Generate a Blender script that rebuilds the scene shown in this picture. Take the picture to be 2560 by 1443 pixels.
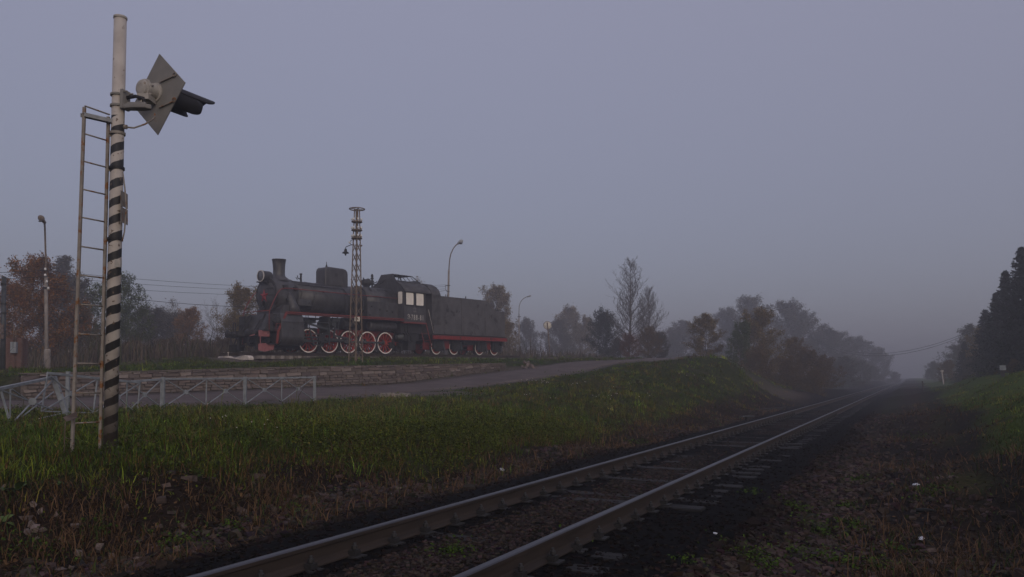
import bpy, bmesh, math, random
import numpy as np
from mathutils import Vector, Matrix, Euler
PI = math.pi
R = math.radians
for o in list(bpy.data.objects):
    bpy.data.objects.remove(o)
SC = bpy.context.scene
COL = SC.collection

# ------------------------------------------------------------------ camera, sky, sun, exposure
EYE = 1.33                       # metres above the rail heads (z = 0)
FPX, PCX, PCY = 1950.0, 1280.0, 853.0
PITCH = math.atan(92 / FPX)
cam_d = bpy.data.cameras.new('camera')
cam = bpy.data.objects.new('camera', cam_d)
COL.objects.link(cam)
cam_d.sensor_width = 36
cam_d.lens = FPX / 2560 * 36
cam_d.shift_y = (PCY - 721.5) / 2560
cam_d.clip_start, cam_d.clip_end = 0.05, 4000
cam.location = (0, 0, EYE)
cam.rotation_euler = (PI / 2 + PITCH, 0, 0)
SC.camera = cam

SUN_ELEV, SUN_AZ = R(18), R(160)          # azimuth clockwise from +Y: low and behind the camera
world = bpy.data.worlds.new('World')
SC.world = world
world.use_nodes = True
wn = world.node_tree
bg = wn.nodes['Background']
sky = wn.nodes.new('ShaderNodeTexSky')
sky.sky_type = 'NISHITA'
sky.sun_disc = False
sky.sun_elevation = SUN_ELEV
sky.sun_rotation = SUN_AZ
sky.air_density, sky.dust_density, sky.ozone_density = 1.0, 2.5, 1.6
veil = wn.nodes.new('ShaderNodeMixRGB')            # an even layer of high cloud over the clear sky
veil.inputs[0].default_value = 0.65
tcw = wn.nodes.new('ShaderNodeTexCoord'); spw = wn.nodes.new('ShaderNodeSeparateXYZ')
wn.links.new(tcw.outputs['Generated'], spw.inputs[0])
grad = wn.nodes.new('ShaderNodeMapRange')         # overcast: dimmer towards the horizon all round
grad.inputs[1].default_value, grad.inputs[2].default_value = 0.0, 1.0
grad.inputs[3].default_value, grad.inputs[4].default_value = 0.72, 1.35
wn.links.new(spw.outputs[2], grad.inputs[0])
vcol = wn.nodes.new('ShaderNodeMixRGB'); vcol.blend_type = 'MULTIPLY'; vcol.inputs[0].default_value = 1
vcol.inputs[1].default_value = (5.1, 4.92, 6.5, 1)
wn.links.new(grad.outputs[0], vcol.inputs[2])
wn.links.new(vcol.outputs[0], veil.inputs[2])
wn.links.new(sky.outputs[0], veil.inputs[1])
wn.links.new(veil.outputs[0], bg.inputs[0])
bg.inputs[1].default_value = 0.10
sun_d = bpy.data.lights.new('sun', 'SUN')
sun_d.energy = 1.3
sun_d.angle = R(35)
sun_d.color = (1.0, 0.86, 0.72)
sun = bpy.data.objects.new('sun', sun_d)
COL.objects.link(sun)
sv = Vector((math.sin(SUN_AZ) * math.cos(SUN_ELEV), math.cos(SUN_AZ) * math.cos(SUN_ELEV), math.sin(SUN_ELEV)))
sun.rotation_euler = sv.to_track_quat('Z', 'Y').to_euler()
sun.location = (0, -30, 40)
SC.view_settings.view_transform = 'Standard'
SC.view_settings.look = 'None'
SC.view_settings.gamma = 1
SC.view_settings.exposure = -0.38
SC.view_settings.use_curve_mapping = False
SC.cycles.max_bounces = 5
SC.cycles.diffuse_bounces = 3
SC.cycles.volume_bounces = 2
SC.cycles.transparent_max_bounces = 6
SC.cycles.use_denoising = True
SC.render.use_persistent_data = False
HAZE_DENSITY = 0.0040

# ------------------------------------------------------------------ helpers
rng = np.random.default_rng(7)
random.seed(7)
_fw = np.array([0, math.cos(PITCH), math.sin(PITCH)])
_up = np.array([0, -math.sin(PITCH), math.cos(PITCH)])


def at(px, py, Y):
    """the world point seen at pixel (px, py) of the photograph, Y metres ahead"""
    r = np.array([1.0, 0, 0]) * (px - PCX) / FPX + _fw - _up * (py - PCY) / FPX
    return np.array([0, 0, EYE]) + r * Y / r[1]


ES = np.array([0.454, 0.891])             # along the main track
NL = np.array([-0.891, 0.454])            # to its left
TRACK_D = 3.53


def track(D, s, z=0.0):
    p = NL * D + ES * s
    return np.array([p[0], p[1], z])


def tag(o, label=None, cat=None, group=None, kind=None):
    if label: o['label'] = label
    if cat: o['category'] = cat
    if group: o['group'] = group
    if kind: o['kind'] = kind
    return o


def empty(name, loc=(0, 0, 0), rot=(0, 0, 0), label=None, cat=None, group=None):
    o = bpy.data.objects.new(name, None)
    o.empty_display_size = 0.2
    COL.objects.link(o)
    o.location = Vector([float(v) for v in loc])
    o.rotation_euler = rot
    return tag(o, label, cat, group)


def link(name, me, parent=None, material=None, loc=None, rot=None, scale=None):
    o = bpy.data.objects.new(name, me)
    COL.objects.link(o)
    if parent: o.parent = parent
    if material is not None and len(me.materials) == 0: me.materials.append(material)
    if loc is not None: o.location = Vector([float(v) for v in loc])
    if rot is not None: o.rotation_euler = rot
    if scale is not None: o.scale = scale if hasattr(scale, '__len__') else (scale,) * 3
    return o


def np_mesh(name, V, F, col=None, smooth=False):
    V = np.asarray(V, np.float32); F = np.asarray(F, np.int32)
    me = bpy.data.meshes.new(name)
    me.vertices.add(len(V)); me.vertices.foreach_set('co', V.ravel())
    n, k = F.shape
    me.loops.add(n * k); me.loops.foreach_set('vertex_index', F.ravel())
    me.polygons.add(n)
    me.polygons.foreach_set('loop_start', np.arange(0, n * k, k, dtype=np.int32))
    me.polygons.foreach_set('use_smooth', np.full(n, smooth, dtype=bool))
    if col is not None:
        a = me.attributes.new('Col', 'FLOAT_COLOR', 'POINT')
        c = np.ones((len(V), 4), np.float32); c[:, :3] = col
        a.data.foreach_set('color', c.ravel())
    me.update(calc_edges=True)
    return me


class MB:
    """collects shapes for ONE mesh"""
    def __init__(s):
        s.v = []; s.f = []; s.m = []; s.sm = []
    def add(s, vs, fs, mi=0, smooth=False):
        b = len(s.v)
        s.v += [tuple(map(float, p)) for p in vs]
        for f in fs:
            s.f.append(tuple(i + b for i in f)); s.m.append(mi); s.sm.append(smooth)
        return s
    def box(s, a, b, mi=0):
        (x0, y0, z0), (x1, y1, z1) = a, b
        vs = [(x0, y0, z0), (x1, y0, z0), (x1, y1, z0), (x0, y1, z0), (x0, y0, z1), (x1, y0, z1), (x1, y1, z1), (x0, y1, z1)]
        return s.add(vs, [(0, 3, 2, 1), (4, 5, 6, 7), (0, 1, 5, 4), (1, 2, 6, 5), (2, 3, 7, 6), (3, 0, 4, 7)], mi)
    def bar(s, p, q, w, h=None, up=(0, 0, 1), mi=0):
        """a rectangular bar from p to q: w across, h along up"""
        p, q = Vector(p), Vector(q); h = h or w
        d = (q - p).normalized(); u = Vector(up)
        if abs(d.dot(u)) > 0.97: u = Vector((0, 1, 0))
        r = d.cross(u).normalized() * w / 2; t = r.cross(d).normalized() * h / 2
        vs = [p - r - t, p + r - t, p + r + t, p - r + t, q - r - t, q + r - t, q + r + t, q - r + t]
        return s.add(vs, [(0, 3, 2, 1), (4, 5, 6, 7), (0, 1, 5, 4), (1, 2, 6, 5), (2, 3, 7, 6), (3, 0, 4, 7)], mi)
    def tube(s, pts, r, n=8, caps=True, mi=0, smooth=True):
        pts = [Vector([float(c) for c in p]) for p in pts]
        rs = r if hasattr(r, '__len__') else [r] * len(pts)
        vs = []; prev = None
        for i, p in enumerate(pts):
            d = (pts[min(i + 1, len(pts) - 1)] - pts[max(i - 1, 0)]).normalized()
            if prev is None:
                a = d.orthogonal().normalized()
            else:
                a = (prev - d * prev.dot(d)).normalized()
            prev = a; b = d.cross(a)
            for k in range(n):
                t = 2 * PI * k / n
                vs.append(p + (a * math.cos(t) + b * math.sin(t)) * rs[i])
        fs = [(i * n + k, i * n + (k + 1) % n, (i + 1) * n + (k + 1) % n, (i + 1) * n + k) for i in range(len(pts) - 1) for k in range(n)]
        s.add(vs, fs, mi, smooth)
        if caps:
            b = len(s.v) - len(vs)
            s.f.append(tuple(b + k for k in range(n - 1, -1, -1))); s.m.append(mi); s.sm.append(False)
            e = b + (len(pts) - 1) * n
            s.f.append(tuple(e + k for k in range(n))); s.m.append(mi); s.sm.append(False)
        return s
    def lathe(s, prof, origin=(0, 0, 0), axis=(0, 0, 1), n=24, mi=0, smooth=True, caps=True):
        """prof: (radius, height) pairs along axis"""
        ax = Vector(axis).normalized(); a = ax.orthogonal().normalized(); b = ax.cross(a); o = Vector(origin)
        vs = [o + ax * h + (a * math.cos(2 * PI * k / n) + b * math.sin(2 * PI * k / n)) * r for r, h in prof for k in range(n)]
        fs = [(i * n + k, i * n + (k + 1) % n, (i + 1) * n + (k + 1) % n, (i + 1) * n + k) for i in range(len(prof) - 1) for k in range(n)]
        b0 = len(s.v)
        s.add(vs, fs, mi, smooth)
        if caps:
            if prof[0][0] > 1e-4:
                s.f.append(tuple(b0 + k for k in range(n - 1, -1, -1))); s.m.append(mi); s.sm.append(False)
            if prof[-1][0] > 1e-4:
                e = b0 + (len(prof) - 1) * n
                s.f.append(tuple(e + k for k in range(n))); s.m.append(mi); s.sm.append(False)
        return s
    def prism(s, poly, lo, hi, axis='y', mi=0, smooth=False):
        """poly: 2-D outline; axis y: (x,z), axis x: (y,z), axis z: (x,y)"""
        def P(u, v, t):
            return {'y': (u, t, v), 'x': (t, u, v), 'z': (u, v, t)}[axis]
        n = len(poly)
        vs = [P(u, v, lo) for u, v in poly] + [P(u, v, hi) for u, v in poly]
        s.add(vs, [tuple(range(n - 1, -1, -1)), tuple(range(n, 2 * n))], mi, False)
        b = len(s.v) - 2 * n
        for k in range(n):
            s.f.append((b + k, b + (k + 1) % n, b + n + (k + 1) % n, b + n + k)); s.m.append(mi); s.sm.append(smooth)
        return s
    def sheet(s, poly, lo, hi, th, axis='x', mi=0):
        """an open bent sheet: a polyline extruded along axis, th thick"""
        out = []
        n = len(poly)
        for i in range(n):
            a = Vector(poly[max(i - 1, 0)]); b = Vector(poly[min(i + 1, n - 1)])
            d = (b - a).normalized(); nn = Vector((-d.y, d.x))
            out.append(Vector(poly[i]) + nn * th)
        for i in range(n - 1):
            s.prism([poly[i], poly[i + 1], tuple(out[i + 1]), tuple(out[i])], lo, hi, axis, mi, False)
        return s
    def build(s, name, mats, parent=None, bevel=0.0, bseg=1):
        me = bpy.data.meshes.new(name)
        me.from_pydata(s.v, [], s.f)
        mats = mats if isinstance(mats, (list, tuple)) else [mats]
        for m in mats: me.materials.append(m)
        me.polygons.foreach_set('material_index', s.m)
        me.polygons.foreach_set('use_smooth', s.sm)
        bm = bmesh.new(); bm.from_mesh(me)
        bmesh.ops.recalc_face_normals(bm, faces=bm.faces)
        if bevel > 0:
            es = [e for e in bm.edges if len(e.link_faces) == 2 and e.calc_face_angle(0) > 0.6]
            bmesh.ops.bevel(bm, geom=es, offset=bevel, segments=bseg, affect='EDGES', profile=0.6)
        bm.to_mesh(me); bm.free()
        me.update()
        return link(name, me, parent)


def _h(ix, iy, seed):
    n = (ix * 374761393 + iy * 668265263 + seed * 1442695041) & 0x7fffffff
    n = ((n ^ (n >> 13)) * 1274126177) & 0x7fffffff
    return ((n ^ (n >> 16)) & 0xffff) / 65535.0


def noise(x, y, seed=0):
    x = np.asarray(x, float); y = np.asarray(y, float)
    ix = np.floor(x).astype(np.int64); iy = np.floor(y).astype(np.int64)
    fx = x - ix; fy = y - iy
    fx = fx * fx * (3 - 2 * fx); fy = fy * fy * (3 - 2 * fy)
    a = _h(ix, iy, seed); b = _h(ix + 1, iy, seed); c = _h(ix, iy + 1, seed); d = _h(ix + 1, iy + 1, seed)
    return (a * (1 - fx) + b * fx) * (1 - fy) + (c * (1 - fx) + d * fx) * fy


def fbm(x, y, seed=0, octv=3):
    t = 0; a = 0.5; s = 0
    for i in range(octv):
        t = t + a * noise(x * 2 ** i, y * 2 ** i, seed + i); s += a; a *= 0.5
    return t / s


def sstep(a, b, x):
    t = np.clip((np.asarray(x, float) - a) / (b - a), 0, 1)
    return t * t * (3 - 2 * t)


# ------------------------------------------------------------------ materials
def _mat(name):
    m = bpy.data.materials.new(name); m.use_nodes = True
    return m, m.node_tree.nodes, m.node_tree.links, m.node_tree.nodes['Principled BSDF']


def mat(name, c1, c2=None, scale=6.0, rough=0.7, metal=0.0, rust=None, rust_amt=0.0, rust_scale=9.0, bump=0.0, stretch=(1, 1, 1), spec=0.3, detail=5, c3=None):
    m, N, L, P = _mat(name)
    P.inputs['Roughness'].default_value = rough
    P.inputs['Metallic'].default_value = metal
    P.inputs['Specular IOR Level'].default_value = spec
    c2 = c2 or tuple(v * 0.75 for v in c1)
    tc = N.new('ShaderNodeTexCoord'); mp = N.new('ShaderNodeMapping')
    mp.inputs['Scale'].default_value = stretch
    L.new(tc.outputs['Object'], mp.inputs[0])
    nz = N.new('ShaderNodeTexNoise'); nz.inputs['Scale'].default_value = scale; nz.inputs['Detail'].default_value = detail
    L.new(mp.outputs[0], nz.inputs['Vector'])
    rp = N.new('ShaderNodeValToRGB')
    rp.color_ramp.elements[0].position = 0.35; rp.color_ramp.elements[1].position = 0.68
    rp.color_ramp.elements[0].color = (*c2, 1); rp.color_ramp.elements[1].color = (*c1, 1)
    if c3:
        e = rp.color_ramp.elements.new(0.8); e.color = (*c3, 1)
    L.new(nz.outputs[0], rp.inputs[0])
    out = rp.outputs[0]
    if rust:
        n2 = N.new('ShaderNodeTexNoise'); n2.inputs['Scale'].default_value = rust_scale; n2.inputs['Detail'].default_value = 8; n2.inputs['Roughness'].default_value = 0.65
        L.new(mp.outputs[0], n2.inputs['Vector'])
        r2 = N.new('ShaderNodeValToRGB')
        th = 0.72 - rust_amt * 0.4
        r2.color_ramp.elements[0].position = th; r2.color_ramp.elements[1].position = th + 0.06
        L.new(n2.outputs[0], r2.inputs[0])
        mx = N.new('ShaderNodeMixRGB'); mx.inputs[2].default_value = (*rust, 1)
        L.new(r2.outputs[0], mx.inputs[0]); L.new(out, mx.inputs[1]); out = mx.outputs[0]
    L.new(out, P.inputs['Base Color'])
    if bump:
        b = N.new('ShaderNodeBump'); b.inputs['Strength'].default_value = bump; b.inputs['Distance'].default_value = 0.02
        L.new(nz.outputs[0], b.inputs['Height']); L.new(b.outputs[0], P.inputs['Normal'])
    return m


def mat_attr(name, rough=0.75, spec=0.2, bump=0.0, nscale=30.0, var=0.35, trans=0.0):
    """colour from the mesh's Col attribute, varied by noise"""
    m, N, L, P = _mat(name)
    P.inputs['Roughness'].default_value = rough
    P.inputs['Specular IOR Level'].default_value = spec
    a = N.new('ShaderNodeAttribute'); a.attribute_name = 'Col'
    tc = N.new('ShaderNodeTexCoord')
    nz = N.new('ShaderNodeTexNoise'); nz.inputs['Scale'].default_value = nscale; nz.inputs['Detail'].default_value = 6
    L.new(tc.outputs['Object'], nz.inputs['Vector'])
    mr = N.new('ShaderNodeMapRange'); mr.inputs[1].default_value = 0.3; mr.inputs[2].default_value = 0.7
    mr.inputs[3].default_value = 1 - var; mr.inputs[4].default_value = 1 + var
    L.new(nz.outputs[0], mr.inputs[0])
    mx = N.new('ShaderNodeMixRGB'); mx.blend_type = 'MULTIPLY'; mx.inputs[0].default_value = 1
    L.new(a.outputs[0], mx.inputs[1]); L.new(mr.outputs[0], mx.inputs[2])
    L.new(mx.outputs[0], P.inputs['Base Color'])
    if bump:
        b = N.new('ShaderNodeBump'); b.inputs['Strength'].default_value = bump; b.inputs['Distance'].default_value = 0.03
        L.new(nz.outputs[0], b.inputs['Height']); L.new(b.outputs[0], P.inputs['Normal'])
    return m


M = {}
M['ground'] = mat_attr('soil_and_turf', rough=0.95, spec=0.03, bump=0.7, nscale=14, var=0.45)
M['leaf'] = mat_attr('grass_blades', rough=0.8, spec=0.06, nscale=3, var=0.15)
M['stone_attr'] = mat_attr('gravel_stone', rough=0.9, spec=0.06, nscale=25, var=0.3)
M['asphalt'] = mat('asphalt', (0.135, 0.108, 0.100), (0.095, 0.078, 0.073), scale=1.3, rough=0.95, bump=0.25, detail=9, rust=(0.07, 0.06, 0.058), rust_amt=0.25, rust_scale=0.6, spec=0.06)
M['boiler'] = mat('black_boiler_paint', (0.070, 0.066, 0.067), (0.030, 0.028, 0.029), scale=4.5, spec=0.5, rough=0.5, rust=(0.030, 0.026, 0.025), rust_amt=0.35, rust_scale=2.2, stretch=(1, 1, 0.45), bump=0.08)
M['black'] = mat('black_machinery', (0.035, 0.034, 0.034), (0.020, 0.019, 0.019), scale=8, rough=0.6)
M['tender'] = mat('weathered_grey_black_paint', (0.095, 0.090, 0.093), (0.062, 0.058, 0.059), scale=2.2, rough=0.65, rust=(0.018, 0.014, 0.014), rust_amt=0.34, rust_scale=1.7, stretch=(1, 1, 0.9), bump=0.08)
M['roofgrey'] = mat('flaking_roof_paint', (0.085, 0.08, 0.08), (0.032, 0.030, 0.030), scale=3.5, rough=0.7, bump=0.15)
M['steel'] = mat('grey_oily_steel', (0.075, 0.08, 0.082), (0.045, 0.048, 0.05), scale=10, rough=0.5, metal=0.2)
M['red'] = mat('red_frame_paint', (0.235, 0.022, 0.016), (0.16, 0.016, 0.013), scale=4, rough=0.6, rust=(0.05, 0.012, 0.01), rust_amt=0.3, rust_scale=5)
M['wheelred'] = mat('red_wheel_paint', (0.37, 0.045, 0.028), (0.25, 0.03, 0.019), scale=5, rough=0.6)
M['railred'] = mat('red_handrail_paint', (0.23, 0.04, 0.03), (0.16, 0.03, 0.025), scale=8, rough=0.55)
M['pink'] = mat('faded_pink_red_paint', (0.33, 0.125, 0.125), (0.25, 0.085, 0.085), scale=6, rough=0.7, rust=(0.10, 0.03, 0.03), rust_amt=0.25)
M['white'] = mat('white_tyre_paint', (0.90, 0.84, 0.79), (0.78, 0.72, 0.67), scale=9, rough=0.6)
M['pane'] = mat('white_painted_pane', (0.88, 0.82, 0.74), (0.78, 0.72, 0.64), scale=4, rough=0.5)
M['letter'] = mat('cream_lettering', (0.62, 0.57, 0.52), (0.5, 0.46, 0.42), scale=12, rough=0.6)
M['faintletter'] = mat('faint_lettering', (0.36, 0.34, 0.33), (0.28, 0.26, 0.25), scale=12, rough=0.6)
M['glass'] = mat('lamp_glass', (0.10, 0.10, 0.11), (0.08, 0.08, 0.085), scale=3, rough=0.12, spec=0.6)
M['galv'] = mat('grey_painted_steel', (0.34, 0.35, 0.36), (0.25, 0.255, 0.26), scale=9, rough=0.55, rust=(0.13, 0.06, 0.03), rust_amt=0.18, rust_scale=14)
M['fence'] = mat('pale_blue_grey_fence_paint', (0.27, 0.29, 0.305), (0.18, 0.195, 0.21), scale=7, rough=0.5, rust=(0.12, 0.06, 0.035), rust_amt=0.2, rust_scale=6)
M['ladder'] = mat('rusty_ladder_paint', (0.27, 0.24, 0.21), (0.19, 0.165, 0.14), scale=9, rough=0.7, rust=(0.20, 0.085, 0.025), rust_amt=0.42, rust_scale=7)
M['rustmast'] = mat('rusty_brown_lattice', (0.19, 0.15, 0.115), (0.115, 0.085, 0.062), scale=5, rough=0.8, rust=(0.13, 0.06, 0.025), rust_amt=0.4)
M['shield'] = mat('grey_shield_paint', (0.225, 0.213, 0.198), (0.19, 0.18, 0.168), scale=6, rough=0.65, rust=(0.19, 0.10, 0.05), rust_amt=0.16, rust_scale=6)
M['housing'] = mat('flaking_light_grey_paint', (0.42, 0.39, 0.36), (0.32, 0.30, 0.275), scale=12, rough=0.65, rust=(0.14, 0.08, 0.045), rust_amt=0.28, rust_scale=18)
M['hood'] = mat('dark_hood', (0.022, 0.02, 0.021), (0.014, 0.013, 0.014), scale=8, rough=0.6)
M['concrete'] = mat('grey_concrete', (0.27, 0.235, 0.205), (0.19, 0.165, 0.145), scale=5, rough=0.9, bump=0.15)
M['whiteconc'] = mat('whitewashed_concrete', (0.66, 0.59, 0.53), (0.5, 0.44, 0.39), scale=7, rough=0.9, rust=(0.24, 0.15, 0.09), rust_amt=0.2, rust_scale=4)
M['darkconc'] = mat('dark_old_footing', (0.05, 0.045, 0.04), (0.03, 0.027, 0.024), scale=8, rough=0.95, bump=0.4)
M['sleeper'] = mat('oily_dark_sleeper', (0.022, 0.021, 0.021), (0.008, 0.0075, 0.0075), scale=6, rough=0.85, stretch=(0.25, 2, 1), bump=0.4)
M['palesleeper'] = mat('pale_concrete_sleeper', (0.30, 0.26, 0.23), (0.2, 0.175, 0.155), scale=6, rough=0.9)
M['rail'] = mat('rusty_rail_side', (0.046, 0.033, 0.026), (0.028, 0.021, 0.017), scale=9, rough=0.8, stretch=(1, 0.2, 1), bump=0.1)
M['railtop'] = mat('polished_rail_head', (0.115, 0.115, 0.128), (0.07, 0.068, 0.074), scale=4, rough=0.46, metal=0.75, stretch=(6, 0.15, 1))
M['mortar'] = mat('old_mortar', (0.17, 0.142, 0.122), (0.095, 0.078, 0.068), scale=6, rough=0.95, bump=0.3)
M['bricka'] = mat('grey_brown_stone', (0.185, 0.150, 0.132), (0.125, 0.100, 0.088), scale=5, rough=0.95, bump=0.35)
M['brickb'] = mat('pinkish_stone', (0.215, 0.165, 0.145), (0.15, 0.115, 0.10), scale=5, rough=0.95, bump=0.35)
M['brickc'] = mat('pale_tan_stone', (0.25, 0.205, 0.178), (0.18, 0.145, 0.125), scale=5, rough=0.95, bump=0.35)
M['brickd'] = mat('dark_purple_stone', (0.135, 0.105, 0.098), (0.09, 0.07, 0.066), scale=5, rough=0.95, bump=0.35)
M['oldbrick'] = mat('old_red_brick', (0.16, 0.085, 0.065), (0.10, 0.055, 0.045), scale=6, rough=0.95)
M['bark'] = mat('dark_bark', (0.085, 0.072, 0.062), (0.05, 0.043, 0.038), scale=6, rough=0.95, stretch=(1, 1, 0.3))
M['barebark'] = mat('grey_brown_bark', (0.12, 0.108, 0.098), (0.075, 0.066, 0.06), scale=2, rough=0.95, stretch=(1, 1, 0.3))
M['birchbark'] = mat('birch_bark', (0.36, 0.34, 0.32), (0.26, 0.25, 0.235), scale=3, rough=0.9, rust=(0.05, 0.045, 0.04), rust_amt=0.3, rust_scale=4, stretch=(1, 1, 2.5))
M['litter'] = mat('white_plastic', (0.75, 0.76, 0.8), (0.55, 0.56, 0.6), scale=10, rough=0.4)
M['bottle'] = mat('dark_bottle_glass', (0.012, 0.014, 0.012), (0.008, 0.009, 0.008), scale=8, rough=0.5, spec=0.2)
M['palestone'] = mat('pale_rubble', (0.17, 0.13, 0.115), (0.10, 0.078, 0.07), scale=8, rough=0.95, bump=0.3)
M['signback'] = mat('pale_sign_back', (0.62, 0.58, 0.50), (0.52, 0.48, 0.42), scale=5, rough=0.6)
M['wire'] = mat('black_cable', (0.02, 0.02, 0.02), (0.015, 0.015, 0.015), rough=0.7)
M['porcelain'] = mat('white_porcelain', (0.7, 0.68, 0.65), (0.6, 0.58, 0.55), rough=0.25)


def stripe_mat():
    """white pole with a painted black spiral below the bracket"""
    m, N, L, P = _mat('spiral_striped_paint')
    P.inputs['Roughness'].default_value = 0.65
    tc = N.new('ShaderNodeTexCoord'); sp = N.new('ShaderNodeSeparateXYZ')
    L.new(tc.outputs['Object'], sp.inputs[0])
    at2 = N.new('ShaderNodeMath'); at2.operation = 'ARCTAN2'
    L.new(sp.outputs[1], at2.inputs[0]); L.new(sp.outputs[0], at2.inputs[1])
    nz = N.new('ShaderNodeTexNoise'); nz.inputs['Scale'].default_value = 5; nz.inputs['Detail'].default_value = 3
    L.new(tc.outputs['Object'], nz.inputs['Vector'])
    ma = N.new('ShaderNodeMath'); ma.operation = 'MULTIPLY_ADD'   # z*k - theta
    ma.inputs[1].default_value = 2 * PI / 0.222
    L.new(sp.outputs[2], ma.inputs[0])
    ng = N.new('ShaderNodeMath'); ng.operation = 'MULTIPLY'; ng.inputs[1].default_value = -1.0
    L.new(at2.outputs[0], ng.inputs[0]); L.new(ng.outputs[0], ma.inputs[2])
    ad = N.new('ShaderNodeMath'); ad.operation = 'MULTIPLY_ADD'; ad.inputs[1].default_value = 1.6
    L.new(nz.outputs[0], ad.inputs[0]); L.new(ma.outputs[0], ad.inputs[2])
    sn = N.new('ShaderNodeMath'); sn.operation = 'SINE'; L.new(ad.outputs[0], sn.inputs[0])
    gt = N.new('ShaderNodeMath'); gt.operation = 'GREATER_THAN'; gt.inputs[1].default_value = 0.08
    L.new(sn.outputs[0], gt.inputs[0])
    lt = N.new('ShaderNodeMath'); lt.operation = 'LESS_THAN'; lt.inputs[1].default_value = 4.16
    L.new(sp.outputs[2], lt.inputs[0])
    mu = N.new('ShaderNodeMath'); mu.operation = 'MULTIPLY'; L.new(gt.outputs[0], mu.inputs[0]); L.new(lt.outputs[0], mu.inputs[1])
    n1 = N.new('ShaderNodeTexNoise'); n1.inputs['Scale'].default_value = 6; n1.inputs['Detail'].default_value = 6
    L.new(tc.outputs['Object'], n1.inputs['Vector'])
    r1 = N.new('ShaderNodeValToRGB'); r1.color_ramp.elements[0].position = 0.3; r1.color_ramp.elements[1].position = 0.7
    r1.color_ramp.elements[0].color = (0.37, 0.325, 0.29, 1); r1.color_ramp.elements[1].color = (0.49, 0.445, 0.40, 1)
    L.new(n1.outputs[0], r1.inputs[0])
    mix = N.new('ShaderNodeMixRGB'); mix.inputs[2].default_value = (0.016, 0.015, 0.015, 1)
    L.new(mu.outputs[0], mix.inputs[0]); L.new(r1.outputs[0], mix.inputs[1])
    # chips and grime: chips anywhere, splashed soot on the lowest metre
    n2 = N.new('ShaderNodeTexNoise'); n2.inputs['Scale'].default_value = 16; n2.inputs['Detail'].default_value = 9
    L.new(tc.outputs['Object'], n2.inputs['Vector'])
    r2 = N.new('ShaderNodeValToRGB'); r2.color_ramp.elements[0].position = 0.63; r2.color_ramp.elements[1].position = 0.66
    L.new(n2.outputs[0], r2.inputs[0])
    m2 = N.new('ShaderNodeMixRGB'); m2.inputs[2].default_value = (0.12, 0.085, 0.06, 1)
    L.new(r2.outputs[0], m2.inputs[0]); L.new(mix.outputs[0], m2.inputs[1])
    mr = N.new('ShaderNodeMapRange'); mr.inputs[1].default_value = 0.35; mr.inputs[2].default_value = 1.5; mr.inputs[3].default_value = 0.95; mr.inputs[4].default_value = 0.0
    zn = N.new('ShaderNodeMath'); zn.operation = 'MULTIPLY_ADD'; zn.inputs[1].default_value = 0.5
    L.new(n1.outputs[0], zn.inputs[0]); L.new(sp.outputs[2], zn.inputs[2]); L.new(zn.outputs[0], mr.inputs[0])
    m3 = N.new('ShaderNodeMixRGB'); m3.inputs[2].default_value = (0.045, 0.032, 0.026, 1)
    L.new(mr.outputs[0], m3.inputs[0]); L.new(m2.outputs[0], m3.inputs[1])
    L.new(m3.outputs[0], P.inputs['Base Color'])
    return m


M['stripe'] = stripe_mat()

# ------------------------------------------------------------------ terrain
LOCO_O = np.array([-11.885, 43.463, 2.711]); LOCO_A = R(52.764); LOCO_T = 0.0144
_lc, _ls = math.cos(LOCO_A), math.sin(LOCO_A)


def loco_w(x, y, z=0.0):
    return np.array([LOCO_O[0] + x * _lc - y * _ls, LOCO_O[1] + x * _ls + y * _lc, LOCO_O[2] + x * LOCO_T + z])


WALL_A = np.array([-13.6, 27.0]); WALL_D = np.array([8.3, 10.0]); WALL_T0, WALL_T1 = -0.23, 1.6
WALL_L = float(np.hypot(*WALL_D)); WALL_U = WALL_D / WALL_L; WALL_N = np.array([-WALL_U[1], WALL_U[0]])   # N points to the terrace
WT = np.array([-0.23, 0.0, 0.495, 1.0, 1.6])
WTOP = np.array([1.45, 1.52, 1.74, 1.92, 2.12])
WBASE = np.array([0.62, 0.76, 0.93, 1.11, 1.77])

low = []
for s in (-40, -10, 0, 5, 10, 18, 25, 40, 55, 70, 120, 250, 600):
    k = float(sstep(-2, 8, s))
    low += [(*track(.9, s)[:2], -.40), (*track(-.1, s)[:2], -.40 - .16 * k), (*track(-1.2, s)[:2], -.35), (*track(-2, s)[:2], .12), (*track(-3, s)[:2], .85),
            (*track(-4, s)[:2], 1.5), (*track(-6, s)[:2], 1.65), (*track(-12, s)[:2], 1.8), (*track(-60, s)[:2], 2.2), (*track(5.6, s)[:2], -.38), (*track(2.2, s)[:2], -.25), (*track(4.9, s)[:2], -.25)]
for s in (-40, -10, 0, 6, 10):
    for D, z in ((7.2, .05), (8.7, .42), (10, .48), (14, .45), (18, .44), (20.5, .5), (40, 1.3)):
        low.append((*track(D, s)[:2], z))
for s, L in ((18, ((7, -.2), (9, .32), (12, .36), (15, .40))), (25, ((7, -.25), (9, .24), (12, .48), (15, .60))),
             (33, ((6.8, -.28), (8.6, .45), (11, 1.0), (14, 1.15))), (40, ((6.8, -.3), (8.5, .6), (10.5, 1.5), (13, 1.95))),
             (48, ((7, -.25), (8.2, .8), (9.7, 2.35), (12, 2.5))), (56, ((8, -.15), (10, .3), (12, 1.1), (14, 2.0))),
             (66, ((8, -.2), (10, 0), (14, .6), (20, 2.2))), (95, ((8, -.2), (15, .3), (25, 2.0))), (160, ((10, 0), (25, 1.2), (60, 2.4))), (600, ((10, 0), (60, 1), (300, 2)))):
    for D, z in L:
        low.append((*track(D, s)[:2], z))
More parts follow.
